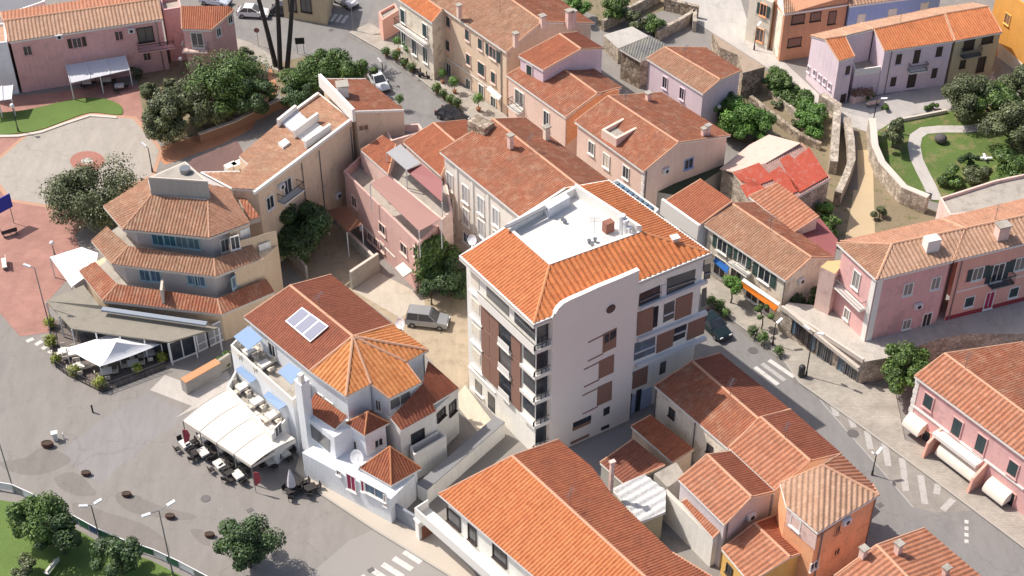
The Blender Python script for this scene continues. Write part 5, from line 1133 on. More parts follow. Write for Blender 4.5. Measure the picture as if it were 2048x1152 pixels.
# courtyards
sheet('dirt_yard', spline([(575,505),(640,450),(680,455),(758,540),(705,580),(840,590),(930,600),(930,800),(860,720),(780,640),(660,560),(610,560)], 4), .008, DIRT)
sheet('yard_paving', [(758,545),(845,590),(850,610),(800,635),(705,580)], .016, surf('yard_paving', (.52,.46,.38), var=.12, scale=1.2))
sheet('yard_paving', [(905,800),(930,770),(990,850),(960,870)], .016, surf('patio_paving', (.62,.55,.44), var=.06))
sheet('driveway', [(842,985),(1000,850),(1060,880),(880,1010),(870,1050),(800,1040)], .010, surf('driveway_grey', (.25,.23,.21), var=.08))
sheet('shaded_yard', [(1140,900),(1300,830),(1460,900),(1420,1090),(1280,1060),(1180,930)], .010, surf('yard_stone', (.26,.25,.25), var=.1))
sheet('terrace_deck', [(100,640),(112,735),(165,764),(205,785),(330,738),(345,690),(143,640)], .05, surf('terrace_deck', (.17,.14,.125), var=.15), th=.05)
# upper right
sheet('light_street', [(1300,-40),(1470,-40),(1500,60),(1562,118),(1664,213),(1700,226),(1775,250),(1760,262),(1742,266),(1690,250),(1650,225),(1550,145),(1420,62),(1370,30)], .012, LIGHTG)
sheet('forecourt', [(1664,213),(1772,250),(1830,228),(1890,222),(2010,180),(2100,180),(2048,100),(2000,140)], .016, surf('forecourt_paving', (.44,.41,.39), var=.06))
sheet('road', [(1985,150),(2010,110),(2060,140),(2200,230),(2100,230),(2020,190)], .020, ROAD)
sheet('park_lawn', [(1755,262),(1790,240),(1900,222),(2120,190),(2120,440),(1900,410),(1800,388),(1768,350)], .05, LAWN, th=.04)
def ribbon(name, px, wd, z, mat):
    c = [P(x, y, z) for x, y in px]; L = []; R_ = []
    for k in range(len(c)):
        d = (c[min(k+1, len(c)-1)]-c[max(k-1, 0)]).normalized(); n = Vector((-d.y, d.x, 0))*wd/2; L.append(c[k]+n); R_.append(c[k]-n)
    g = G()
    for k in range(len(c)-1): g.poly([L[k], R_[k], R_[k+1], L[k+1]])
    o = g.build(name, mat, None); o['kind'] = 'structure'; return o
ribbon('park_path', [(1872,400),(1860,372),(1846,345),(1833,318),(1828,292),(1832,272),(1848,261),(1880,258),(1930,258),(1990,253),(2060,240)], 1.5, .08, LIGHTG)
sheet('scrub_ground', [(1480,150),(1530,140),(1660,230),(1700,250),(1755,262),(1800,400),(1900,430),(1660,500),(1590,380),(1500,290),(1440,270)], .008, SCRUB)
sheet('sand_lane', [(1714,300),(1745,300),(1750,470),(1690,480),(1705,400)], .014, surf('sand_path', (.52,.40,.25), var=.1))
sheet('stone_lane', [(1700,255),(1714,255),(1716,380),(1700,380)], .018, surf('stone_lane', (.22,.18,.15), var=.15))
sheet('garden_ground', [(1020,-60),(1340,-60),(1330,20),(1200,60),(1190,30),(1100,0)], .008, SCRUB)
KERB = surf('kerb_stone', (.40,.37,.33), var=.1)
ribbon('kerb', [(699,64),(770,104),(858,171),(942,233),(1010,286)], .22, .128, KERB); ribbon('kerb', [(1416,603),(1480,650),(1560,709),(1600,765),(1720,850),(1856,950),(2052,1097)], .22, .128, KERB); ribbon('kerb', [(590,940),(640,986),(750,1059),(900,1151),(930,1180)], .2, .128, KERB)
ribbon('gutter', [(690,68),(762,108),(850,176),(934,238),(1002,291)], .35, .009, DAMP); ribbon('gutter', [(1410,607),(1474,655),(1552,714),(1592,768)], .35, .009, DAMP)
# lower left park
sheet('park_lawn', [(-60,990),(0,1000),(70,1012),(120,1040),(200,1085),(300,1120),(420,1180),(300,1300),(-100,1300)], .06, LAWNB, th=.05)
# ================================================================ walls and fences
def wall(px, h, th, mat, label, name='garden_wall', z0=0., cap=None, capn='coping', cat='wall', group=None):
    pts = [P(x, y, z0) for x, y in px]; t = thing(name, label, cat, sum(pts, Vector())/len(pts), group); g = G(); n = len(pts)
    L = []; R_ = []
    for k in range(n):
        d = (pts[min(k+1, n-1)]-pts[max(k-1, 0)]).normalized(); q = Vector((-d.y, d.x, 0))*th/2; L.append(pts[k]+q); R_.append(pts[k]-q)
    gc = G()
    for k in range(n-1):
        q = [L[k], R_[k], R_[k+1], L[k+1]]; g.solid(q, [p+Z*h for p in q])
        if cap: gc.solid([p+Z*(h+.002) for p in q], [p+Z*(h+.1) for p in q])
    g.build('wall_body', mat, t)
    if cap: gc.build(capn, cap, t)
    return t
wall([(679,464),(758,541)], 1.3, .3, CONC, 'long low concrete wall between the dirt yard and the pink house', cap=WALLCAP)
wall([(758,541),(703,578)], 2.3, .3, CONC, 'taller concrete wall closing the dirt yard near the dark red roof', cap=WALLCAP)
wall([(572,507),(615,557)], 1.6, .25, CONC, 'concrete wall between the stepped hotel and the dirt yard', cap=WALLCAP)
t = wall([(846,1003),(1000,868)], 1.9, 1.2, W_WH, 'thick white wall with grey top beside the driveway', cap=surf('grey_top', (.24,.24,.25)))
wall([(792,1037),(832,1062)], 2.0, .25, surf('blue_grey_wall', (.26,.28,.32)), 'blue grey wall beside the little orange pyramid roof')
g = G(); p = P(841,1075,0); g.box(p, .6, .6, 2.3, .6); g.box(p+Z*2.3, .8, .8, .15, .6); one(g, 'gate_pillar', W_WH, 'white gate pillar at the driveway entrance', 'pillar')
g = G(); a, c = P(846,1080,0), P(866,1066,0); 
for k in range(9): q = a.lerp(c, k/8); g.bar(q+Z*.1, q+Z*1.7, .12, .12)
g.bar(a+Z*.3, c+Z*.3, .08, .1); g.bar(a+Z*1.5, c+Z*1.5, .08, .1); one(g, 'driveway_gate', surf('rust_brown', (.28,.12,.07)), 'rusty brown slatted gate next to the white pillar', 'gate')
t = wall([(370,785),(440,745)], 1.5, .9, surf('planter_concrete', (.36,.34,.32)), 'raised concrete planter wall with orange tile top by the piazza', 'planter_wall', cap=surf('terracotta_top', (.55,.28,.14)))
wall([(440,745),(462,730)], 1.6, .3, CONC, 'short grey wall next to the raised planter')
wall([(1205,62),(1262,32),(1318,3)], 1.6, .5, STONEP, 'pale stone wall behind the red annex roofs, upper middle', 'stone_wall')
wall([(1312,82),(1360,58),(1388,40)], 1.6, .5, STONEP, 'pale stone wall bending around the small hedge garden', 'stone_wall')
wall([(1388,40),(1388,64)], 1.6, .5, STONEP, 'short stone wall end by the light street', 'stone_wall')
wall([(1334,-8),(1330,20),(1395,36)], 1.8, .5, STONE, 'brown stone wall along the upper light street', 'stone_wall')
wall([(1640,212),(1672,232),(1668,290),(1664,348)], 1.8, .9, STONEP, 'leftmost thick stone wall of the old lane below the lilac house', 'stone_wall')
wall([(1690,258),(1698,300),(1700,342),(1688,375),(1672,410)], 1.8, .8, STONEP, 'middle curving stone wall of the old lane', 'stone_wall')
wall([(1739,268),(1744,322),(1758,355),(1802,405),(1850,425)], 2.2, .8, STONEP, 'stone retaining wall along the edge of the park lawn', 'stone_wall', cap=WALLCAP)
wall([(1500,205),(1545,240),(1600,282),(1640,300)], 1.0, .5, STONE, 'low ruined stone wall beside the bright green bushes', 'stone_wall')
wall([(1540,190),(1570,215),(1620,262)], .9, .5, STONEP, 'broken stone wall below the long hedge', 'stone_wall')
wall([(1520,225),(1528,262)], 1.2, .5, STONE, 'short cross wall in the ruins', 'stone_wall')
wall([(400,285),(470,260),(545,222),(592,205)], 1.2, .5, surf('brown_low_wall', (.25,.15,.10)), 'brown low wall between the trees and the long beige house', cap=WALLCAP)
wall([(1775,262),(1790,246),(1892,226)], .5, .3, WALLCAP, 'low pale kerb wall between forecourt and park lawn', 'kerb_wall')
wall([(1770,352),(1805,388),(1862,400)], .9, .12, METAL, 'thin grey railing wall along the lower lawn edge', 'railing_wall')
# stone retaining wall under salmon house path
wall([(1775,724),(1870,690),(1930,672),(2100,672)], 3.0, .5, STONE, 'rough stone retaining wall under the salmon house lane', 'stone_wall')
# colourful park fence lower left
def park_fence():
    px = [(-30,975),(28,985),(70,1004),(118,1030),(160,1052),(200,1074),(250,1095),(310,1115),(360,1138),(420,1170)]
    t = thing('park_fence', 'low park fence with green, blue and white panels along the lower left lawn', 'fence', P(195, 1070, 0)); cols = [flat('fence_green', (.02,.16,.08)), flat('fence_blue', (.02,.07,.20)), WHF, flat('fence_green', (.02,.16,.08)), METAL]
    i = 0
    for k in range(len(px)-1):
        a, c = P(*px[k], 0), P(*px[k+1], 0); m = max(1, round((c-a).length/1.6))
        for j in range(m):
            u, v = a.lerp(c, j/m), a.lerp(c, (j+1)/m); g = G(); g.bar(u.lerp(v, .04)+Z*.6, u.lerp(v, .96)+Z*.6, .05, .75); g.build('fence_panel', cols[(i*7//3) % 5], t); i += 1
            g = G(); g.bar(u, u+Z*1.1, .07, .07); g.build('post', WMET, t)
        g = G(); g.bar(a+Z*1.08, c+Z*1.08, .08, .06); g.build('top_rail', WMET, t)
park_fence()
def rail_fence(px, h, mat, label, step=.5, z0=0.):
    t = thing('railing', label, 'railing', P(*px[0], z0)); g = G(); gp = G()
    for k in range(len(px)-1):
        a, c = P(*px[k], z0), P(*px[k+1], z0); g.bar(a+Z*h, c+Z*h, .06, .06); g.bar(a+Z*.15, c+Z*.15, .05, .05); g.bar(a+Z*h*.55, c+Z*h*.55, .04, .04); m = max(1, int((c-a).length/step))
        for j in range(m): q = a.lerp(c, j/m); gp.bar(q, q+Z*h, .04, .04)
    g.build('rail', mat, t); gp.build('balusters', mat, t)
rail_fence([(100,648),(104,690),(112,735),(135,752),(165,766),(205,786),(270,762),(332,738)], 1.0, IRON, 'black railing around the hotel cafe terrace')
# ================================================================ vegetation
LF = {'olive': leafm('leaf_olive', (.05,.07,.03), (.10,.125,.05), (.18,.20,.09)), 'green': leafm('leaf_green', (.028,.065,.012), (.07,.135,.022), (.14,.22,.045)),
      'dark': leafm('leaf_dark', (.018,.045,.013), (.042,.085,.024), (.085,.14,.038)), 'bright': leafm('leaf_bright', (.05,.12,.015), (.09,.2,.03), (.15,.28,.05)), 'yellow': leafm('leaf_yellow', (.14,.18,.02), (.24,.28,.03), (.34,.36,.06))}
BARK = surf('bark', (.10,.075,.055), var=.3, bump=.6)
def tree(px, py, hc, rx, col, label, rz=None, n=None, cat='tree', name='tree', group=None, z0=0., leaf=None, seed=None, open_=.0, sq=1.):
    rnd = random.Random(seed if seed is not None else int(px*7+py)); rz = rz or rx*.72; c = P(px, py, z0+hc); base = Vector((c.x, c.y, z0)); leaf = leaf or (.135 if rx > 1.5 else .11)
    t = thing(name, label, cat, base, group); k = max(7, int(8*rx)) if rx > 1 else 6
    cl = []
    for i in range(k):
        a = rnd.uniform(0, 6.283); u = rnd.random()**.55; zz = rnd.uniform(-.75, .95); rr = math.sqrt(max(0, 1-zz*zz))*u
        cl.append((Vector((c.x+math.cos(a)*rr*rx*.95, c.y+math.sin(a)*rr*rx*.95*sq, c.z+zz*rz*.72)), rx*rnd.choice((.26, .32, .38, .46))*rnd.uniform(.85, 1.1)))
    g = G(); n = n or int(min(24000, 1900*rx*rx+250))
    for i in range(n):
        cc, r = cl[rnd.randrange(k)]; d = Vector((rnd.gauss(0, 1), rnd.gauss(0, 1), rnd.gauss(0, 1)))
        d.normalize(); p = cc+Vector((d.x, d.y, d.z*.8))*r*(rnd.random()**.33)*(1.12 if rnd.random() < .1 else 1)
        nn = (d+Vector((rnd.uniform(-1, 1), rnd.uniform(-1, 1), rnd.uniform(-.3, 1.3)))*.75).normalized(); x = nn.orthogonal().normalized(); y = nn.cross(x); a = rnd.uniform(0, 6.28); s = leaf*rnd.uniform(.6, 1.3)
        u = (x*math.cos(a)+y*math.sin(a))*s; v = (-x*math.sin(a)+y*math.cos(a))*s*.6; g.poly([p-u, p-v, p+u, p+v])
    g.build('crown', LF[col], t, fix=False)
    if rx > .7:
        g = G(); tr = max(.06, rx*.055); fork = base+Z*max(.4, hc-rz*.75); g.path([base, base.lerp(fork, .5)+Vector((rnd.uniform(-.1, .1), rnd.uniform(-.1, .1), 0)), fork], [tr*1.5, tr*1.1, tr], 8)
        for i in range(min(9, k)): g.path([fork, fork.lerp(cl[i][0], .5)+Vector((rnd.uniform(-.15, .15), rnd.uniform(-.15, .15), .1)), cl[i][0]], [tr*.7, tr*.45, tr*.2], 5)
        g.build('trunk', BARK, t)
    return t
TR = [
 (335,232,3.6,3.3,'olive','silvery olive tree beside the octagonal plaza, left of the group',2.9), (452,172,4.2,4.4,'green','broad green tree, the largest of the group between plaza and palms',3.2),
 (395,205,3.4,3.0,'olive','grey green tree squeezed between the olive and the broad green tree',2.4), (508,190,3.4,2.4,'dark','small dark tree at the right end of the plaza group',2.2),
 (190,390,3.8,4.6,'olive','round dark olive tree standing against the stepped hotel',3.0), (612,155,3.2,2.9,'green','glossy green tree left of the white parapet',2.3), (662,135,3.2,2.7,'green','glossy green tree above the white chimney',2.2),
 (712,148,3.0,2.3,'green','glossy green tree nearest the curved street',2.0), (598,192,2.8,2.0,'dark','dark lower tree under the glossy trees',1.7), (592,452,3.8,3.4,'dark','big dark tree in the shaded corner of the dirt yard',2.8),
 (868,515,3.2,2.0,'green','ivy covered tree between the pink strip house and the apartment block',2.6), (898,552,2.8,2.1,'dark','dark tree pressed against the apartment block',2.2), (862,580,2.0,1.3,'dark','small dark tree above the silver van',1.3),
 (492,1085,3.2,2.45,'dark','round dark tree on the piazza at the bottom',2.5), (236,1105,2.8,2.0,'dark','dark tree at the colourful fence, right of the lamp',2.0), (72,1045,3.2,2.6,'green','yellowish green tree in the lower left lawn',2.4),
 (118,1068,2.6,1.9,'dark','dark leaning tree just right of the yellowish lawn tree',1.8), (40,1140,1.4,1.3,'olive','grey shrub tree at the bottom left corner',1.0), (1812,738,3.0,2.5,'green','full green tree between the podium and the pink awning house',2.4),
 (1930,188,3.2,2.9,'olive','olive tree in front of the ochre house',2.3), (1990,203,3.0,2.5,'green','green tree right of the olive tree by the forecourt',2.0), (2035,250,3.4,3.2,'olive','big grey olive tree at the right edge',2.6),
 (2022,335,2.8,2.3,'green','green tree lower on the park lawn at the right edge',2.0), (1790,262,2.4,1.6,'olive','slim young olive tree at the lawn corner',1.6), (1478,238,2.6,2.6,'bright','bright green citrus tree left behind the pale pink roof',1.9),
 (1515,252,2.2,2.0,'bright','bright green citrus tree right behind the pale pink roof',1.6), (1440,225,2.2,1.4,'bright','small bright green tree under the white gable house',1.3),
 (2052,170,3.2,2.6,'olive','olive tree at the very right edge above the big grey olive',2.2), (1462,205,2.4,1.6,'dark','dark ivy-like tree on the shaded end of the white gable house',2.0),
 (1155,8,2.6,1.9,'bright','bright tree in the garden at the top middle',1.7), (1235,15,2.4,2.0,'green','green tree in the top garden right of the bright one',1.7), (1275,40,1.8,1.5,'olive','pale shrubby tree inside the stone walled garden',1.2), (1310,52,1.6,1.6,'green','hedge-like tree along the bending stone wall',1.1),
 (1465,572,2.4,1.2,'bright','bright street tree under the blue awning',1.1), (1527,625,2.4,.9,'green','young street tree in front of the orange awning',.8), (1618,598,2.2,1.6,'dark','dark bushy tree in the gap beside the shop row house',1.5),
 (1648,425,1.8,1.3,'bright','bright bush tree near the maroon flat roof',1.1), (1662,455,1.4,1.4,'green','green bush tree at the corner of the maroon flat roof',1.1), (1938,320,1.2,1.0,'dark','small dark bush standing alone on the park lawn',.9),
 (1905,352,1.2,1.5,'green','low bush at the lower end of the park path',1.0), (1960,352,1.4,1.5,'olive','olive coloured bush beside the white sculpture',1.0)]
for (x, y, h, r_, col, lab, rz) in TR: tree(x, y, h, r_*1.08, col, lab, rz*1.1, name='olive_tree' if col == 'olive' else 'tree')
GH = 'clipped hedge bushes below the light street'
for i, (x, y, r_, lab) in enumerate([(1548,158,1.9,'topmost hedge bush below the light street'),(1574,176,2.0,'second hedge bush from the top below the light street'),(1600,198,2.1,'flowering hedge bush left of the white end wall'),(1617,224,2.1,'bright green hedge bush near the stone steps'),(1626,250,1.8,'lowest hedge bush at the old lane wall')]):
    tree(x, y, 1.5, r_, 'green' if i < 3 else 'bright', lab, 1.4, cat='bush', name='hedge_bush', group=GH)
for (x, y, r_, lab) in ((1738,188,.9,'round bush against the lilac facade'),(1770,215,.6,'small pot bush by the forecourt edge'),(1865,212,.7,'green pot bush at the right of the forecourt edge'),(1856,216,.5,'reddish small bush beside the pot bush'),(1694,262,.8,'yellowish shrub at the top of the stone lane'),(602,520,.8,'pale young bush beside the dirt yard wall'),(452,715,.9,'bush behind the raised planter wall'),(1560,206,.9,'dusty shrub among the ruins'),(1590,250,.8,'dry shrub on the ruined wall'),(1760,430,1.0,'tall grass clump at the sandy lane'),(295,180,1.4,'wide shrub under the pink end house, left'),(340,170,1.3,'wide shrub under the pink end house, middle'),(400,140,1.2,'dark shrub under the flower balcony'),(270,148,1.0,'dark shrub right of the white pergola'),(490,108,1.3,'dark round shrub near the street sign'),(545,195,.8,'olive shrub on the slope by the orange path')):
    tree(x, y, r_*.75, r_, 'green' if 'green' in lab or 'bush' in lab else 'olive', lab, r_*.75, cat='bush', name='bush')
# planted shrubs, one kind copied along kerbs and the terrace
def proto_shrub(col, r_, pot=True, trunk=0.):
    rnd = random.Random(5); t = thing('potted_shrub', 'x', 'shrub', (0, 0, 0)); hz = .35+trunk
    if pot: g = G(); g.lathe((0, 0, 0), [(.18, 0), (.27, .34), (.31, .36), (.31, .42), (.24, .42)], 12); g.build('pot', surf('terracotta_pot', (.30,.14,.08)), t)
    if trunk: g = G(); g.tube((0, 0, .3), (0, 0, hz+.2), .04, .03); g.build('stem', BARK, t)
    g = G()
    for i in range(420):
        d = Vector((rnd.gauss(0, 1), rnd.gauss(0, 1), rnd.gauss(0, 1))).normalized(); p = Vector((0, 0, hz+r_*.8))+Vector((d.x*r_, d.y*r_, d.z*r_*.95))*(rnd.random()**.3)*(1+.25*math.sin(5*d.x+3*d.z)); nn = (d+Vector((rnd.uniform(-.6, .6), rnd.uniform(-.6, .6), rnd.uniform(0, .8)))).normalized()
        x = nn.orthogonal().normalized(); y = nn.cross(x); g.poly([p-x*.11, p-y*.06, p+x*.11, p+y*.06])
    g.build('foliage', LF[col], t, fix=False); return t
def row(proto, spots, labels, group, zz=0., name=None):
    for i, (x, y) in enumerate(spots):
        o = proto if i == 0 else dup(proto); o.location = P(x, y, zz); o.rotation_euler = (0, 0, i*1.7); s = 1+.12*math.sin(i*2.1); o.scale = (s, s, s); o['group'] = group; o['label'] = labels[i] if isinstance(labels, list) else labels
row(proto_shrub('green', .62), [(773,112),(792,120),(808,134),(824,144),(874,186),(887,196),(901,207),(914,216)], ['round kerb shrub, topmost in the row along the curved street','second kerb shrub from the top along the curved street','third kerb shrub from the top, beside the parked scooter','fourth kerb shrub from the top along the curved street','first shrub of the lower kerb row facing the beige row house','second shrub of the lower kerb row facing the beige row house','third shrub of the lower kerb row facing the beige row house','last shrub of the lower kerb row, nearest the old clinic'], 'kerb shrubs along the curved street', .12)
row(proto_shrub('bright', .65, True, .9), [(797,104),(818,118),(885,166),(909,186),(957,222),(800,218)], ['potted tree by the balcony house, upper one','potted tree by the balcony house, lower one','potted tree before the left door of the beige row house','potted tree before the stone archway','potted palm-like tree near the white door awning','potted tree on the left kerb of the curved street'], 'potted trees on the curved street', .12)
row(proto_shrub('green', .6, False), [(1422,612),(1437,622),(1450,634),(1505,672),(1525,686),(1556,710)], ['kerb shrub nearest the dark car','second kerb shrub past the dark car','third kerb shrub past the dark car','small shrub opposite the long orange awning','large rounded shrub left of the crosswalk','shrub right at the corner of the crosswalk'], 'kerb shrubs on the right street', .12)
row(proto_shrub('yellow', .62), [(102,655),(103,693),(112,728),(152,752),(202,776),(276,746),(326,724)], ['yellow green shrub at the back corner of the cafe terrace','yellow green shrub beside the small zebra stripes','yellow green shrub on the left bend of the terrace railing','yellow green shrub between the first white tables','yellow green shrub at the front tip of the cafe terrace','yellow green shrub on the right side of the terrace railing','yellow green shrub at the right end of the cafe terrace'], 'yellow green shrubs around the hotel terrace')
def ivy():
    rnd = random.Random(3); g = G()
    for i in range(2600):
        a = rnd.random(); p = P(838+a*45, 488-0*a, 0); p = P(836+a*46, 486+a*-20, 6.6); q = Vector((p.x+rnd.gauss(0, .25), p.y-.4+rnd.gauss(0, .25), rnd.uniform(.3, 6.6))); nn = Vector((rnd.uniform(-1, 1), -1, rnd.uniform(0, 1))).normalized(); x = nn.orthogonal().normalized()*.2; y = nn.cross(x); g.poly([q-x, q-y*.6, q+x, q+y*.6])
    one(g, 'ivy', LF['green'], 'ivy sheet climbing the end wall of the pink strip house', 'ivy')
ivy()
# three palms: tall bare leaning trunks, crowns above the frame
def palm(b, top, h, label):
    base = P(*b, 0); tp = P(*top, h); t = thing('palm_tree', label, 'palm', base, 'tall palms beside the street bend'); pts = []; n = 10
    for k in range(n+1): u = k/n; pts.append(base.lerp(tp, u)+Vector((math.sin(u*3)*.12, 0, 0)))
    g = G(); g.path(pts, [.34-.11*k/n for k in range(n+1)], 9); g.build('trunk', surf('palm_bark', (.055,.045,.04), var=.3, bump=.8), t)
    g = G(); rnd = random.Random(int(b[0]))
    for i in range(34):
        a = i*2.4; el = rnd.uniform(-.5, 1.1); L = rnd.uniform(2.4, 3.1); pr = tp.copy(); d = Vector((math.cos(a)*math.cos(el), math.sin(a)*math.cos(el), math.sin(el)))
        for k in range(7):
            nx = pr+d*L/7; d = (d+Vector((0, 0, -.17))).normalized(); s = d.cross(Z).normalized()*(.42*math.sin(math.pi*(k+.6)/7.6)+.06)
            g.poly([pr, nx, nx+s-Z*.12]); g.poly([pr, nx, nx-s-Z*.12]); pr = nx
    g.build('crown', LF['green'], t, fix=False)
palm((552,134), (500,-60), 13.0, 'leftmost palm, its dark trunk leaning to the left'); palm((560,138), (549,-70), 13.5, 'middle palm with straight dark trunk'); palm((574,138), (588,-80), 14.0, 'rightmost palm with dark trunk leaning slightly right')
# ================================================================ vehicles
def car(px, py, px2, py2, L, W_, H, col, label, kind='car', name='parked_car'):
    """centre pixel, pixel the nose points to"""
    c = P(px, py, 0); d = (P(px2, py2, 0)-c).normalized(); rz = math.atan2(d.y, d.x); t = thing(name, label, kind, (0, 0, 0)); hw = W_/2; l = L/2
    paint = surf('paint_'+'_'.join('%03d' % int(v*100) for v in col), col, rough=.28, var=.03, bump=0, metal=.3 if max(col) < .6 else 0)
    van = kind == 'van'
    if van: prof = [(-l,.35),(-l,.95),(-l+.05,1.05),(-l+.1,1.0),(l-1.0,1.02),(l-.12,.85),(l,.6),(l,.35)]; gh = [(-l+.06,1.0),(-l+.18,H-.06),(-l+.3,H),(l-1.95,H),(l-1.7,H-.06),(l-1.05,1.0)]
    else: prof = [(-l,.35),(-l,.75),(-l+.12,.92),(-l+.5,.95),(l-1.15,.95),(l-.25,.75),(l,.58),(l,.35)]; gh = [(-l+.25,.93),(-l+.75,H-.05),(-l+1.0,H),(l-2.15,H),(l-1.95,H-.04),(l-1.2,.93)]
    def loft(g, pr, w0, w1, zlo, zhi):
        a = []; n = len(pr)
        for s in (-1, 1):
            for x, z in pr: f = (z-zlo)/max(.01, zhi-zlo); a.append(Vector((x, s*(w0+(w1-w0)*max(0, min(1, f))), z)))
        i = len(g.v); g.v += a; tri = tessellate_polygon([[Vector((x, z, 0)) for x, z in pr]])
        fs = [tuple(i+k for k in q) for q in tri]+[tuple(i+n+k for k in reversed(q)) for q in tri]+[(i+k, i+(k+1) % n, i+n+(k+1) % n, i+n+k) for k in range(n)]
        for f in fs: g.f.append(f); g.uv += [(0, 0)]*len(f)
    g = G(); loft(g, prof, hw, hw-.06, .5, 1.); body = g.build('body', paint, t)
    md = body.modifiers.new('bevel', 'BEVEL'); md.width = .06; md.segments = 2
    g = G(); loft(g, gh, hw-.08, hw-.24, 1., H); g.build('windows', GL, t)
    # roof panel and pillars in body colour
    g = G(); x0, x1 = gh[2][0]-.05, gh[3][0]+.05; g.box(((x0+x1)/2, 0, H-.03), x1-x0, W_-.42, .06); g.build('roof', paint, t)
    g = G()
    for s in (-1, 1):
        for (a, b_) in (((gh[0][0]+.03, .95), (gh[2][0], H)), ((gh[-1][0]-.03, .95), (gh[3][0], H)), (((x0+x1)/2, .95), ((x0+x1)/2, H))): g.bar((a[0], s*(hw-.07), a[1]), (b_[0], s*(hw-.22), b_[1]), .09, .07)
    g.build('pillars', paint, t)
    for sx in (-l+.75, l-.8):
        for s in (-1, 1):
            g = G(); g.tube((sx, s*(hw-.2), .32), (sx, s*(hw+.01), .32), .32, n=16); w_ = g.build('wheel', surf('tyre', (.02,.02,.02)), t); g = G(); g.tube((sx, s*(hw), .32), (sx, s*(hw+.03), .32), .19, n=12); g.build('rim', METAL, w_)
    for s in (-1, 1):
        g = G(); g.box((l-.03, s*(hw-.3), .58), .1, .34, .16); g.build('headlight', WMET, t); g = G(); g.box((-l+.01, s*(hw-.15), .7), .08, .16, .3); g.build('tail_light', flat('red_lens', (.35,.02,.02)), t)
        g = G(); g.box((l-1.35, s*(hw+.06), .95), .14, .16, .12); g.build('mirror', paint, t)
    g = G(); g.box((l+.0, 0, .3), .12, W_-.2, .2); g.box((-l, 0, .3), .12, W_-.2, .2); g.build('bumper', IRON, t)
    t.location = (c.x, c.y, .02); t.rotation_euler = (0, 0, rz); return t
CG = 'cars parked around the town'
car(856,648,900,653,4.4,1.8,1.82,(.36,.37,.38),'silver grey van parked in the dirt yard','van','parked_van')
car(1427,660,1452,684,4.2,1.75,1.5,(.02,.035,.04),'dark car parked at the foot of the apartment block')
car(508,32,545,34,4.3,1.75,1.5,(.75,.75,.77),'white car beside the palms at the top')
car(432,8,470,14,4.2,1.75,1.5,(.55,.60,.70),'pale blue car behind the pink end house')
car(572,28,600,30,4.0,1.7,1.5,(.06,.06,.07),'dark car across the street behind the palms'); car(905,240,930,250,4.2,1.75,1.5,(.03,.03,.035),'black car half hidden behind the bright red roof')
car(758,172,772,192,4.1,1.7,1.5,(.70,.72,.74),'white car parked behind the beige corner block'); car(690,8,712,20,4.1,1.7,1.5,(.5,.5,.52),'silver car near the zebra crossing at the top'); car(2000,92,2030,110,4.0,1.7,1.5,(.10,.10,.11),'dark car beside the orange building, top right')
def scooter(px, py, rz, label):
    t = thing('scooter', label, 'scooter', (0, 0, 0)); g = G()
    for x in (-.55, .6): g.tube((x, -.05, .24), (x, .05, .24), .24, n=12)
    g.build('wheels', IRON, t); g = G(); g.box((-.35, 0, .3), .8, .3, .3); g.box((.1, 0, .22), .5, .28, .1); g.bar((.45, 0, .3), (.35, 0, 1.0), .25, .08); g.build('body', flat('scooter_black', (.04,.04,.05), .3), t); g = G(); g.bar((.35, -.3, 1.0), (.35, .3, 1.0), .05, .05); g.build('handlebar', METAL, t)
    g = G(); g.box((-.3, 0, .6), .65, .26, .1); g.build('seat', IRON, t); t.location = P(px, py, .12); t.rotation_euler = (0, 0, rz)
scooter(836,148,-.6,'black scooter at the kerb, right of the shrubs'); scooter(848,156,-.3,'black scooter nearest the beige row house'); scooter(811,128,-.7,'grey covered scooter between the kerb shrubs')
# ================================================================ street furniture
def lamp(px, py, h, label, heads=1, col=None, arm=(.9, .4), z0=0., globe=False, group='street lamps'):
    b = P(px, py, z0); t = thing('street_lamp', label, 'street lamp', b, group); g = G(); g.tube(b, b+Z*.6, .12, .1); g.tube(b+Z*.6, b+Z*h, .07, .05); g.build('pole', col or METAL, t)
    if globe: g = G(); g.ball(b+Z*(h+.2), .26); g.build('lamp_globe', WHF, t, smooth=True); return
    for k in range(heads):
        s = -1 if k else 1; a = b+Z*h; e = a+Vector((arm[0]*s, arm[1]*s, .15)); g = G(); g.tube(a, e, .035); g.build('arm', col or METAL, t); g = G(); d = (e-a).normalized(); g.bar(e-d*.1, e+d*.65, .28, .12); g.build('lamp_head', WMET, t)
lamp(28,983,6.6,'tall grey street lamp at the left end of the colourful fence',1,None,(-.2,-.3)); lamp(346,1150,8.3,'tall grey street lamp with a broad white head at the bottom of the piazza',2,None,(.7,.5)); lamp(199,1075,4.2,'short lamp with two white heads beside the fence',2,None,(.35,.15))
lamp(101,660,8.2,'slim lamp at the corner of the hotel terrace whose shadow crosses the grey roof',1,None,(-.5,.1)); lamp(1612,752,5.8,'dark street lamp beside the black bin and crosswalk',2,IRON,(.4,-.3),z0=.12)
lamp(305,344,3.4,'dark thin lamp on the right edge of the octagonal plaza',1,IRON,(-.3,.2)); lamp(37,264,3.6,'white globe lamp on the lawn corner beside the plaza',globe=True,col=IRON); lamp(110,512,1.6,'low white globe lamp beside the white sail',globe=True)
lamp(1744,256,4.2,'dark lamp on the forecourt of the lilac farmhouse',1,IRON,(.5,-.2)); lamp(767,168,3.0,'dark lamp beside the white car on the curved street',1,IRON,(-.2,.2)); lamp(1508,100,3.4,'dark lamp standing on the light street at the top right',1,IRON,(.2,.2)); lamp(366,150,2.2,'white globe lamp in front of the pink end house',globe=True)
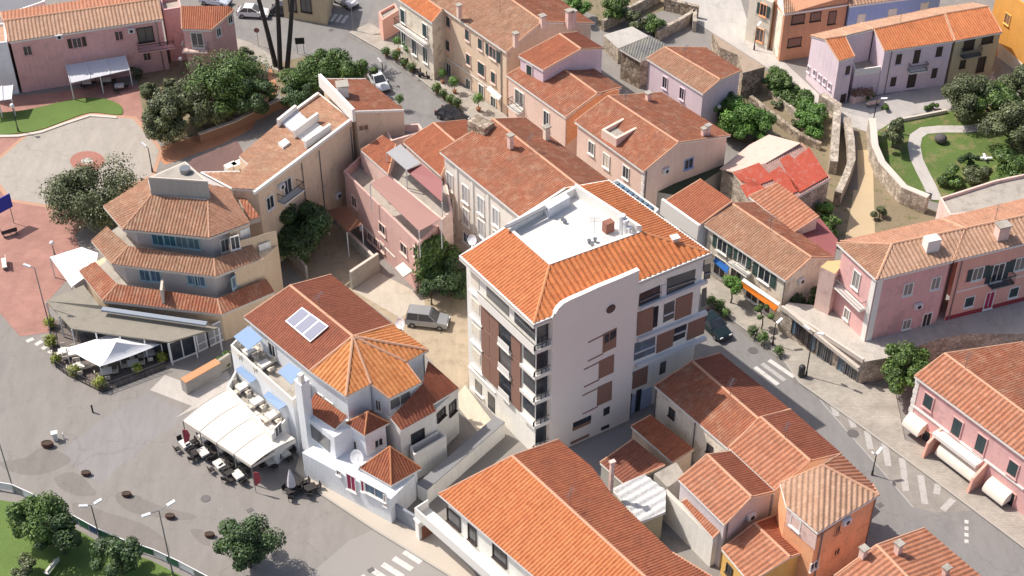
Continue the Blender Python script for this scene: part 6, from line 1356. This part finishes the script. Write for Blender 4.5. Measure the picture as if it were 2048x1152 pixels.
lamp(1434,258,3.0,'white globe lamp beside the bright green trees',globe=True,col=IRON); lamp(706,62,4.0,'thin pole at the corner of the zebra crossing',1,METAL,(.2,.1)); lamp(1744,950,2.7,'short dark lamp on the edge of the right street',2,IRON,(.12,.08)); lamp(1545,690,2.8,'small dark post lamp between the kerb shrubs',1,IRON,(.2,.1),z0=.12)
g = G(); p = P(1602,752,.12); g.lathe((p.x, p.y, p.z), [(.28, 0), (.34, .1), (.34, 1.2), (.26, 1.35), (.08, 1.45)], 14); one(g, 'litter_bin', IRON, 'black round litter bin next to the street lamp', 'bin')
def barrel_planter(px, py, s, label):
    b = P(px, py, 0); t = thing('barrel_planter', label, 'planter', b, 'half barrel planters across the piazza'); g = G(); g.lathe(tuple(b), [(.42*s, 0), (.55*s, .35*s), (.52*s, .7*s), (.46*s, .7*s), (.46*s, .6*s)], 16, 1.35, .8); g.build('barrel', surf('barrel_wood', (.13,.055,.04), var=.25), t)
    g = G(); g.lathe((b.x, b.y, b.z+.56*s), [(.47*s, 0), (.47*s, .06)], 16, 1.33, .78); g.build('soil', surf('potting_soil', (.06,.045,.03)), t); g = G(); g.lathe((b.x, b.y, b.z+.2*s), [(.52*s, 0), (.55*s, .03), (.55*s, .08), (.52*s, .1)], 16, 1.36, .81); g.build('hoop', IRON, t)
for x, y, s, l in ((96,893,.8,'half barrel planter beside the small white fountain post'),(173,950,.62,'second half barrel planter from the left'),(254,992,.62,'half barrel planter at the start of the long damp patch'),(341,1036,.62,'half barrel planter right of the tall lamp head'),(420,1073,.62,'half barrel planter touching the round dark tree')): barrel_planter(x, y, s, l)
g = G(); p = P(112,880,0); g.box(p, .4, .4, .9, .3); g.box(p+Z*.9, .6, .5, .12, .3); g.tube(p+Vector((.7,.2,0)), p+Vector((.7,.2,.7)), .06); one(g, 'drinking_fountain', W_WH, 'small white drinking fountain beside the first barrel', 'fountain')
g = G(); a = P(186,825,0); g.tube(a, a+Z*.9, .09); g.tube(a+Z*.9, a+Z*1.0, .12, .04); one(g, 'bollard', IRON, 'single dark bollard on the edge of the blue grey slab', 'bollard')
# tables, chairs, parasols
WF = flat('white_cloth', (.66,.64,.60)); WICK = surf('dark_wicker', (.035,.03,.03), var=.3)
def mk_table(m=WF):
    t = thing('cafe_table', 'x', 'table', (0, 0, 0)); g = G(); g.box((0, 0, .72), 1.1, .8, .05); g.build('tabletop', m, t); g = G(); g.tube((0, 0, .03), (0, 0, .72), .05); g.box((0, 0, 0), .5, .5, .04); g.build('pedestal', METAL, t)
    g = G(); g.box((0, 0, .55), 1.12, .82, .165); g.build('cloth_skirt', m, t); return t
def mk_chair(m):
    t = thing('cafe_chair', 'x', 'chair', (0, 0, 0)); g = G(); g.box((0, 0, .4), .5, .5, .09); g.build('seat', m, t); g = G(); g.bar((0, -.24, .45), (0, -.3, .9), .5, .06, up=Vector((0, 1, 0))); g.build('backrest', m, t)
    for x in (-.21, .21):
        for y in (-.21, .21): g = G(); g.bar((x, y, 0), (x, y, .4), .04, .04); g.build('leg', METAL, t)
    return t
TB = mk_table(); DT = mk_table(WICK); DT.name = 'bistro_table'; CHD = mk_chair(WICK); CHW = mk_chair(flat('cream_chair', (.62,.56,.48))); used = {}
def put(proto, loc, rz, label, group):
    k = proto.name; o = proto if k not in used else dup(proto); used[k] = 1; o.location = loc; o.rotation_euler = (0, 0, rz); o['label'] = label; o['group'] = group; return o
def set_(px, py, z, rz, tl, tg, ch, cl, cg, n=4, tab=TB, r_=.85):
    c = P(px, py, z); put(tab, c, rz, tl, tg)
    for k in range(n): a = rz+k*2*math.pi/n+.0; put(ch, c+Vector((math.cos(a)*r_, math.sin(a)*(r_*.9), 0)), a+math.pi/2, cl, cg)
TG = 'white clothed tables on the piazza'; CGp = 'dark wicker chairs around the piazza tables'
DL = 'dark wicker chair at a white clothed table along the cream canopy'
for (x, y), l in zip(((372,897),(408,914),(440,938),(477,959)), ('first table outside the cream canopy, at its left post','second table from the left outside the cream canopy','third table from the left outside the cream canopy','last table outside the cream canopy, nearest the red flag')): set_(x, y, 0, -.9, 'white clothed '+l, TG, CHD, DL, CGp)
for (x, y), l in zip(((392,908),(458,948)), ('left','right')): put(DT, P(x, y+4, 0), -.9, 'low dark wicker table in the outer gap row, '+l+' of two', 'dark wicker tables in the gap row'); [put(CHD, P(x, y+4, 0)+Vector((.75*math.cos(q), .75*math.sin(q), 0)), q+1.57, 'dark wicker chair at a low dark table outside the cream canopy', 'dark wicker chairs at the gap row') for q in (.4, 2.4, 4.4)]
for (x, y), l in zip(((410,884),(445,905),(480,925),(540,930),(570,915)), ('left front','middle front','right front','open right side','near the wall')): set_(x, y, 0, -.9, 'white clothed table in the shade under the canopy, '+l, TG, CHD, 'dark wicker chair in the shade under the cream canopy', 'dark wicker chairs under the canopy')
for (x, y), l in zip(((600,975),(622,985),(585,990)), ('nearest the closed parasol','right one by the sidewalk edge','front one')): set_(x, y, 0, .5, 'dark bistro table, '+l, 'dark bistro tables beside the closed parasol', CHD, 'dark wicker chair at a bistro table beside the closed parasol', 'chairs by the closed parasol', 3, DT, .7)
for (x, y), l in zip(((130,712),(160,742),(215,752),(150,715),(268,735),(300,715)), ('at the left bend','behind the second shrub','at the front tip','under the left sail corner','near the right railing','at the right end')): set_(x, y, .05, .3, 'white table on the hotel terrace '+l, 'tables on the hotel terrace', CHW, 'cream chair on the hotel terrace', 'cream chairs on the hotel terrace', 4)
for (x, y), z, l in (((486,783),3.25,'lower terrace, upper end'),((515,812),3.25,'lower terrace, middle'),((545,840),3.25,'lower terrace, lower end'),((500,712),6.35,'top terrace, upper end'),((530,738),6.35,'top terrace, middle')): set_(x, y, z, .8, 'small white table on the bluish white house, '+l, 'tables on the terraces of the bluish white house', CHW, 'cream chair on a terrace of the bluish white house', 'cream chairs on the house terraces', 4)
for (x, y), l in zip(((175,172),(215,168),(240,180)), ('left','middle','right')): set_(x, y, 0, .2, 'white table at the white pergola of the pink house, '+l, 'tables at the pink house pergola', CHD, 'dark chair at the pergola of the long pink house', 'dark chairs at the pergola', 3)
b = P(585,985,0); t = thing('closed_parasol', 'closed whitish parasol beside the dark bistro tables', 'parasol', b); g = G(); g.tube(b, b+Z*3.1, .04); g.box(b, .6, .6, .08); g.build('pole', METAL, t); g = G(); g.lathe((b.x, b.y, b.z+.9), [(.30, 0), (.42, .1), (.36, .8), (.2, 1.6), (.04, 2.2)], 9); g.build('folded_canopy', surf('folded_canvas', (.66,.62,.66), var=.15), t)
def flag(px, py, label):
    b = P(px, py, 0); t = thing('feather_flag', label, 'flag', b, 'red feather flags at the canopy corners'); g = G(); g.tube(b, b+Z*2.6, .03); g.build('pole', METAL, t); g = G(); pts = [(0, .9), (.55, 1.3), (.75, 2.1), (.55, 2.7), (.1, 2.75), (0, 2.5)]
    q = [b+Vector((x*.9, -.1*x, z)) for x, z in pts]; g.solid([p-Vector((0, .02, 0)) for p in q], [p+Vector((0, .02, 0)) for p in q]); g.build('banner', surf('red_banner', (.42,.06,.08), col2=(.6,.4,.4), spots=-.05, scale=3), t)
flag(512,985,'red feather flag at the right corner of the cream canopy'); flag(372,900,'red feather flag at the left corner of the cream canopy')
def pyramid_tent(pc, cs, zc, za, label, posts=True):
    ap = P(*pc, za); q = [P(x, y, zc) for x, y in cs]; t = thing('shade_tent', label, 'parasol', Vector((ap.x, ap.y, 0))); g = G()
    for k in range(len(q)):
        a, c = q[k], q[(k+1) % len(q)]; n = 6
        for j in range(n):
            def pt(u, v): p = a.lerp(c, v).lerp(ap, u); return p-Z*(.25*math.sin(math.pi*u)+.12*math.sin(math.pi*v)*(1-u))
            for i in range(n): g.poly([pt(i/n, j/n), pt(i/n, (j+1)/n), pt(min(.999, (i+1)/n), (j+1)/n), pt(min(.999, (i+1)/n), j/n)])
    g.build('canopy', WHF, t, fix=False)
    if posts:
        for p in q: g = G(); g.bar(Vector((p.x, p.y, 0)), p, .08, .08); g.build('post', WMET, t)
    g = G(); g.tube(Vector((ap.x, ap.y, 0)), ap, .06); g.build('mast', WMET, t)
pyramid_tent((232,684), [(132,696),(200,733),(322,688),(240,660)], 2.3, 3.6, 'bright white pointed sail tent over the hotel terrace')
awning(None, [(100,514),(163,494),(196,506),(190,540),(143,574)], [2.8,3.0,3.1,3.0,2.7], WHF, 'flat white sail canopy at the left side of the stepped hotel', 'canopy', posts=True)
# glazed screen by the hotel
def screen():
    a, c = P(398,704,0), P(466,671,0); t = thing('glazed_screen', 'white framed screen of four tall windows beside the hotel', 'screen', (a+c)/2); g = G(); g.bar(a+Z*.1, c+Z*.1, .12, .2); g.bar(a+Z*2.6, c+Z*2.6, .12, .15); g.bar(a+Z*1.0, c+Z*1.0, .1, .1)
    for k in range(5): q = a.lerp(c, k/4); g.bar(q, q+Z*2.6, .14, .14)
    g.build('frame', WMET, t)
    for k in range(4): u, v = a.lerp(c, (k+.08)/4), a.lerp(c, (k+.92)/4); g = G(); g.bar(u+Z*1.3, v+Z*1.3, .04, 2.4); g.build('pane', surf('frosted_glass', (.30,.31,.33), rough=.3), t)
    a, c = P(343,726,0), P(394,706,0); g = G(); g.bar(a+Z*.1, c+Z*.1, .1, .2); g.bar(a+Z*2.6, c+Z*2.6, .1, .12)
    for k in range(3): q = a.lerp(c, k/2); g.bar(q, q+Z*2.6, .1, .1)
    g.build('side_frame', WMET, t); g = G(); g.bar(a+Z*1.3, c+Z*1.3, .03, 2.3); g.build('dark_pane', GL, t)
screen()
# signs
def board(px, py, w_, h_, z, rz, mat, label, name='billboard', cat='sign'):
    b = P(px, py, 0); t = thing(name, label, cat, b); d = Vector((math.cos(rz), math.sin(rz), 0)); g = G(); g.bar(b-d*w_/2+Z*(z+h_/2), b+d*w_/2+Z*(z+h_/2), .08, h_); g.build('board', mat, t)
    for s in (-.35, .35): g = G(); g.bar(b+d*w_*s-Vector((0, -.08, 0)), b+d*w_*s+Z*(z+h_)-Vector((0, -.08, 0)), .07, .07); g.build('post', METAL, t)
    return t
board(602,108,1.2,.9,1.5,.1,surf('dark_board', (.03,.035,.035)),'dark board on two posts beside the palms'); board(14,455,2.6,1.8,2.2,.85,flat('blue_board', (.02,.05,.45)),'bright blue board on posts at the left edge')
b = P(517,92,0); t = thing('road_sign', 'round road sign seen from behind near the palms', 'road sign', b); g = G(); g.tube(b, b+Z*2.6, .035); g.build('pole', METAL, t); g = G(); g.tube(b+Vector((0, -.03, 2.35)), b+Vector((0, .03, 2.35)), .36, n=18); g.build('sign_disc', surf('sign_back', (.28,.14,.13)), t)
def bench(px, py, rz, label, m=WF):
    t = thing('bench', label, 'bench', (0, 0, 0)); g = G(); g.box((0, 0, .42), 1.7, .5, .06); g.build('seat', m, t); g = G(); g.bar((-.85, -.25, .75), (.85, -.25, .75), .05, .4); g.build('backrest', m, t)
    for x in (-.7, .7): g = G(); g.box((x, 0, 0), .08, .45, .42); g.build('leg', METAL, t)
    t.location = P(px, py, .02); t.rotation_euler = (0, 0, rz)
bench(10,532,1.9,'white bench on the brick promenade at the left edge'); bench(105,1140,1.2,'white and dark bench on the lower left lawn'); bench(20,470,.5,'dark bench beside the blue board',IRON); bench(1745,212,.3,'pale bench beside the round bush at the lilac farmhouse',W_PP)
g = G(); p = P(1880,284,.05); g.ball(p+Z*.5, .75, 10, .8); one(g, 'boulder', surf('dark_rock', (.10,.09,.09), var=.3, bump=.8), 'dark rounded boulder on the lawn beside the path', 'boulder')
g = G(); p = P(1968,320,.05); g.bar(p+Vector((-.9, 0, .3)), p+Vector((.9, 0, .3)), .3, .12); g.bar(p+Vector((0, -.6, .5)), p+Vector((0, .6, .5)), .25, .12); g.box(p, .3, .3, .5); one(g, 'sculpture', WMET, 'low white cross-shaped piece on the lawn', 'sculpture')
def planter_box(px, py, l, label):
    t = thing('flower_box', label, 'planter', P(px, py, 0)); b = P(px, py, 0); g = G(); g.box(b, l, .8, .8, .45); g.build('box', W_PP, t); g = G(); rnd = random.Random(2)
    for i in range(260): q = b+Vector((rnd.uniform(-l/2, l/2)*.9, rnd.uniform(-l/4, l/4), .8+rnd.random()*.5)); g.poly([q, q+Vector((.15, .05, .1)), q+Vector((.05, .15, .12)), q+Vector((-.1, .1, .03))])
    g.build('flowers', leafm('flower_leaf', (.05,.1,.03), (.3,.08,.08), (.1,.15,.05)), t)
planter_box(1722,200,3.0,'pinkish walled flower box in front of the lilac farmhouse')
def manhole(px, py, label, r_=.4):
    c = P(px, py, .022); g = G(); g.tube(c-Z*.03, c+Z*.012, r_, n=24); o = one(g, 'manhole_cover', surf('iron_cover', (.13,.12,.115), rough=.6), label, 'manhole cover')
for x_, y_, l_ in ((662,60,'small iron drain near the zebra crossing at the top'),(742,1140,'square iron drain beside the big zebra crossing'),(500,1020,'small iron drain on the piazza right of the round cover'),(240,740,'small iron drain at the tip of the hotel terrace'),(840,160,'small iron drain in the middle of the curved street'),(1760,1010,'small iron drain on the lower right road')):
    c_ = P(x_, y_, .022); g = G(); g.box((c_.x, c_.y, 0.0), .6, .45, .032, .6); one(g, 'drain_cover', surf('iron_cover', (.13,.12,.115), rough=.6), l_, 'drain')
manhole(1706,867,'round manhole cover beside the striped parking strip',.55); manhole(1506,701,'round manhole cover beyond the crosswalk',.5); manhole(411,997,'round manhole cover on the beige piazza',.45)
for i, (x, y) in enumerate(((1862,742),(1877,760))): pass
for o in bpy.data.objects:
    if '_o' in o: del o['_o']
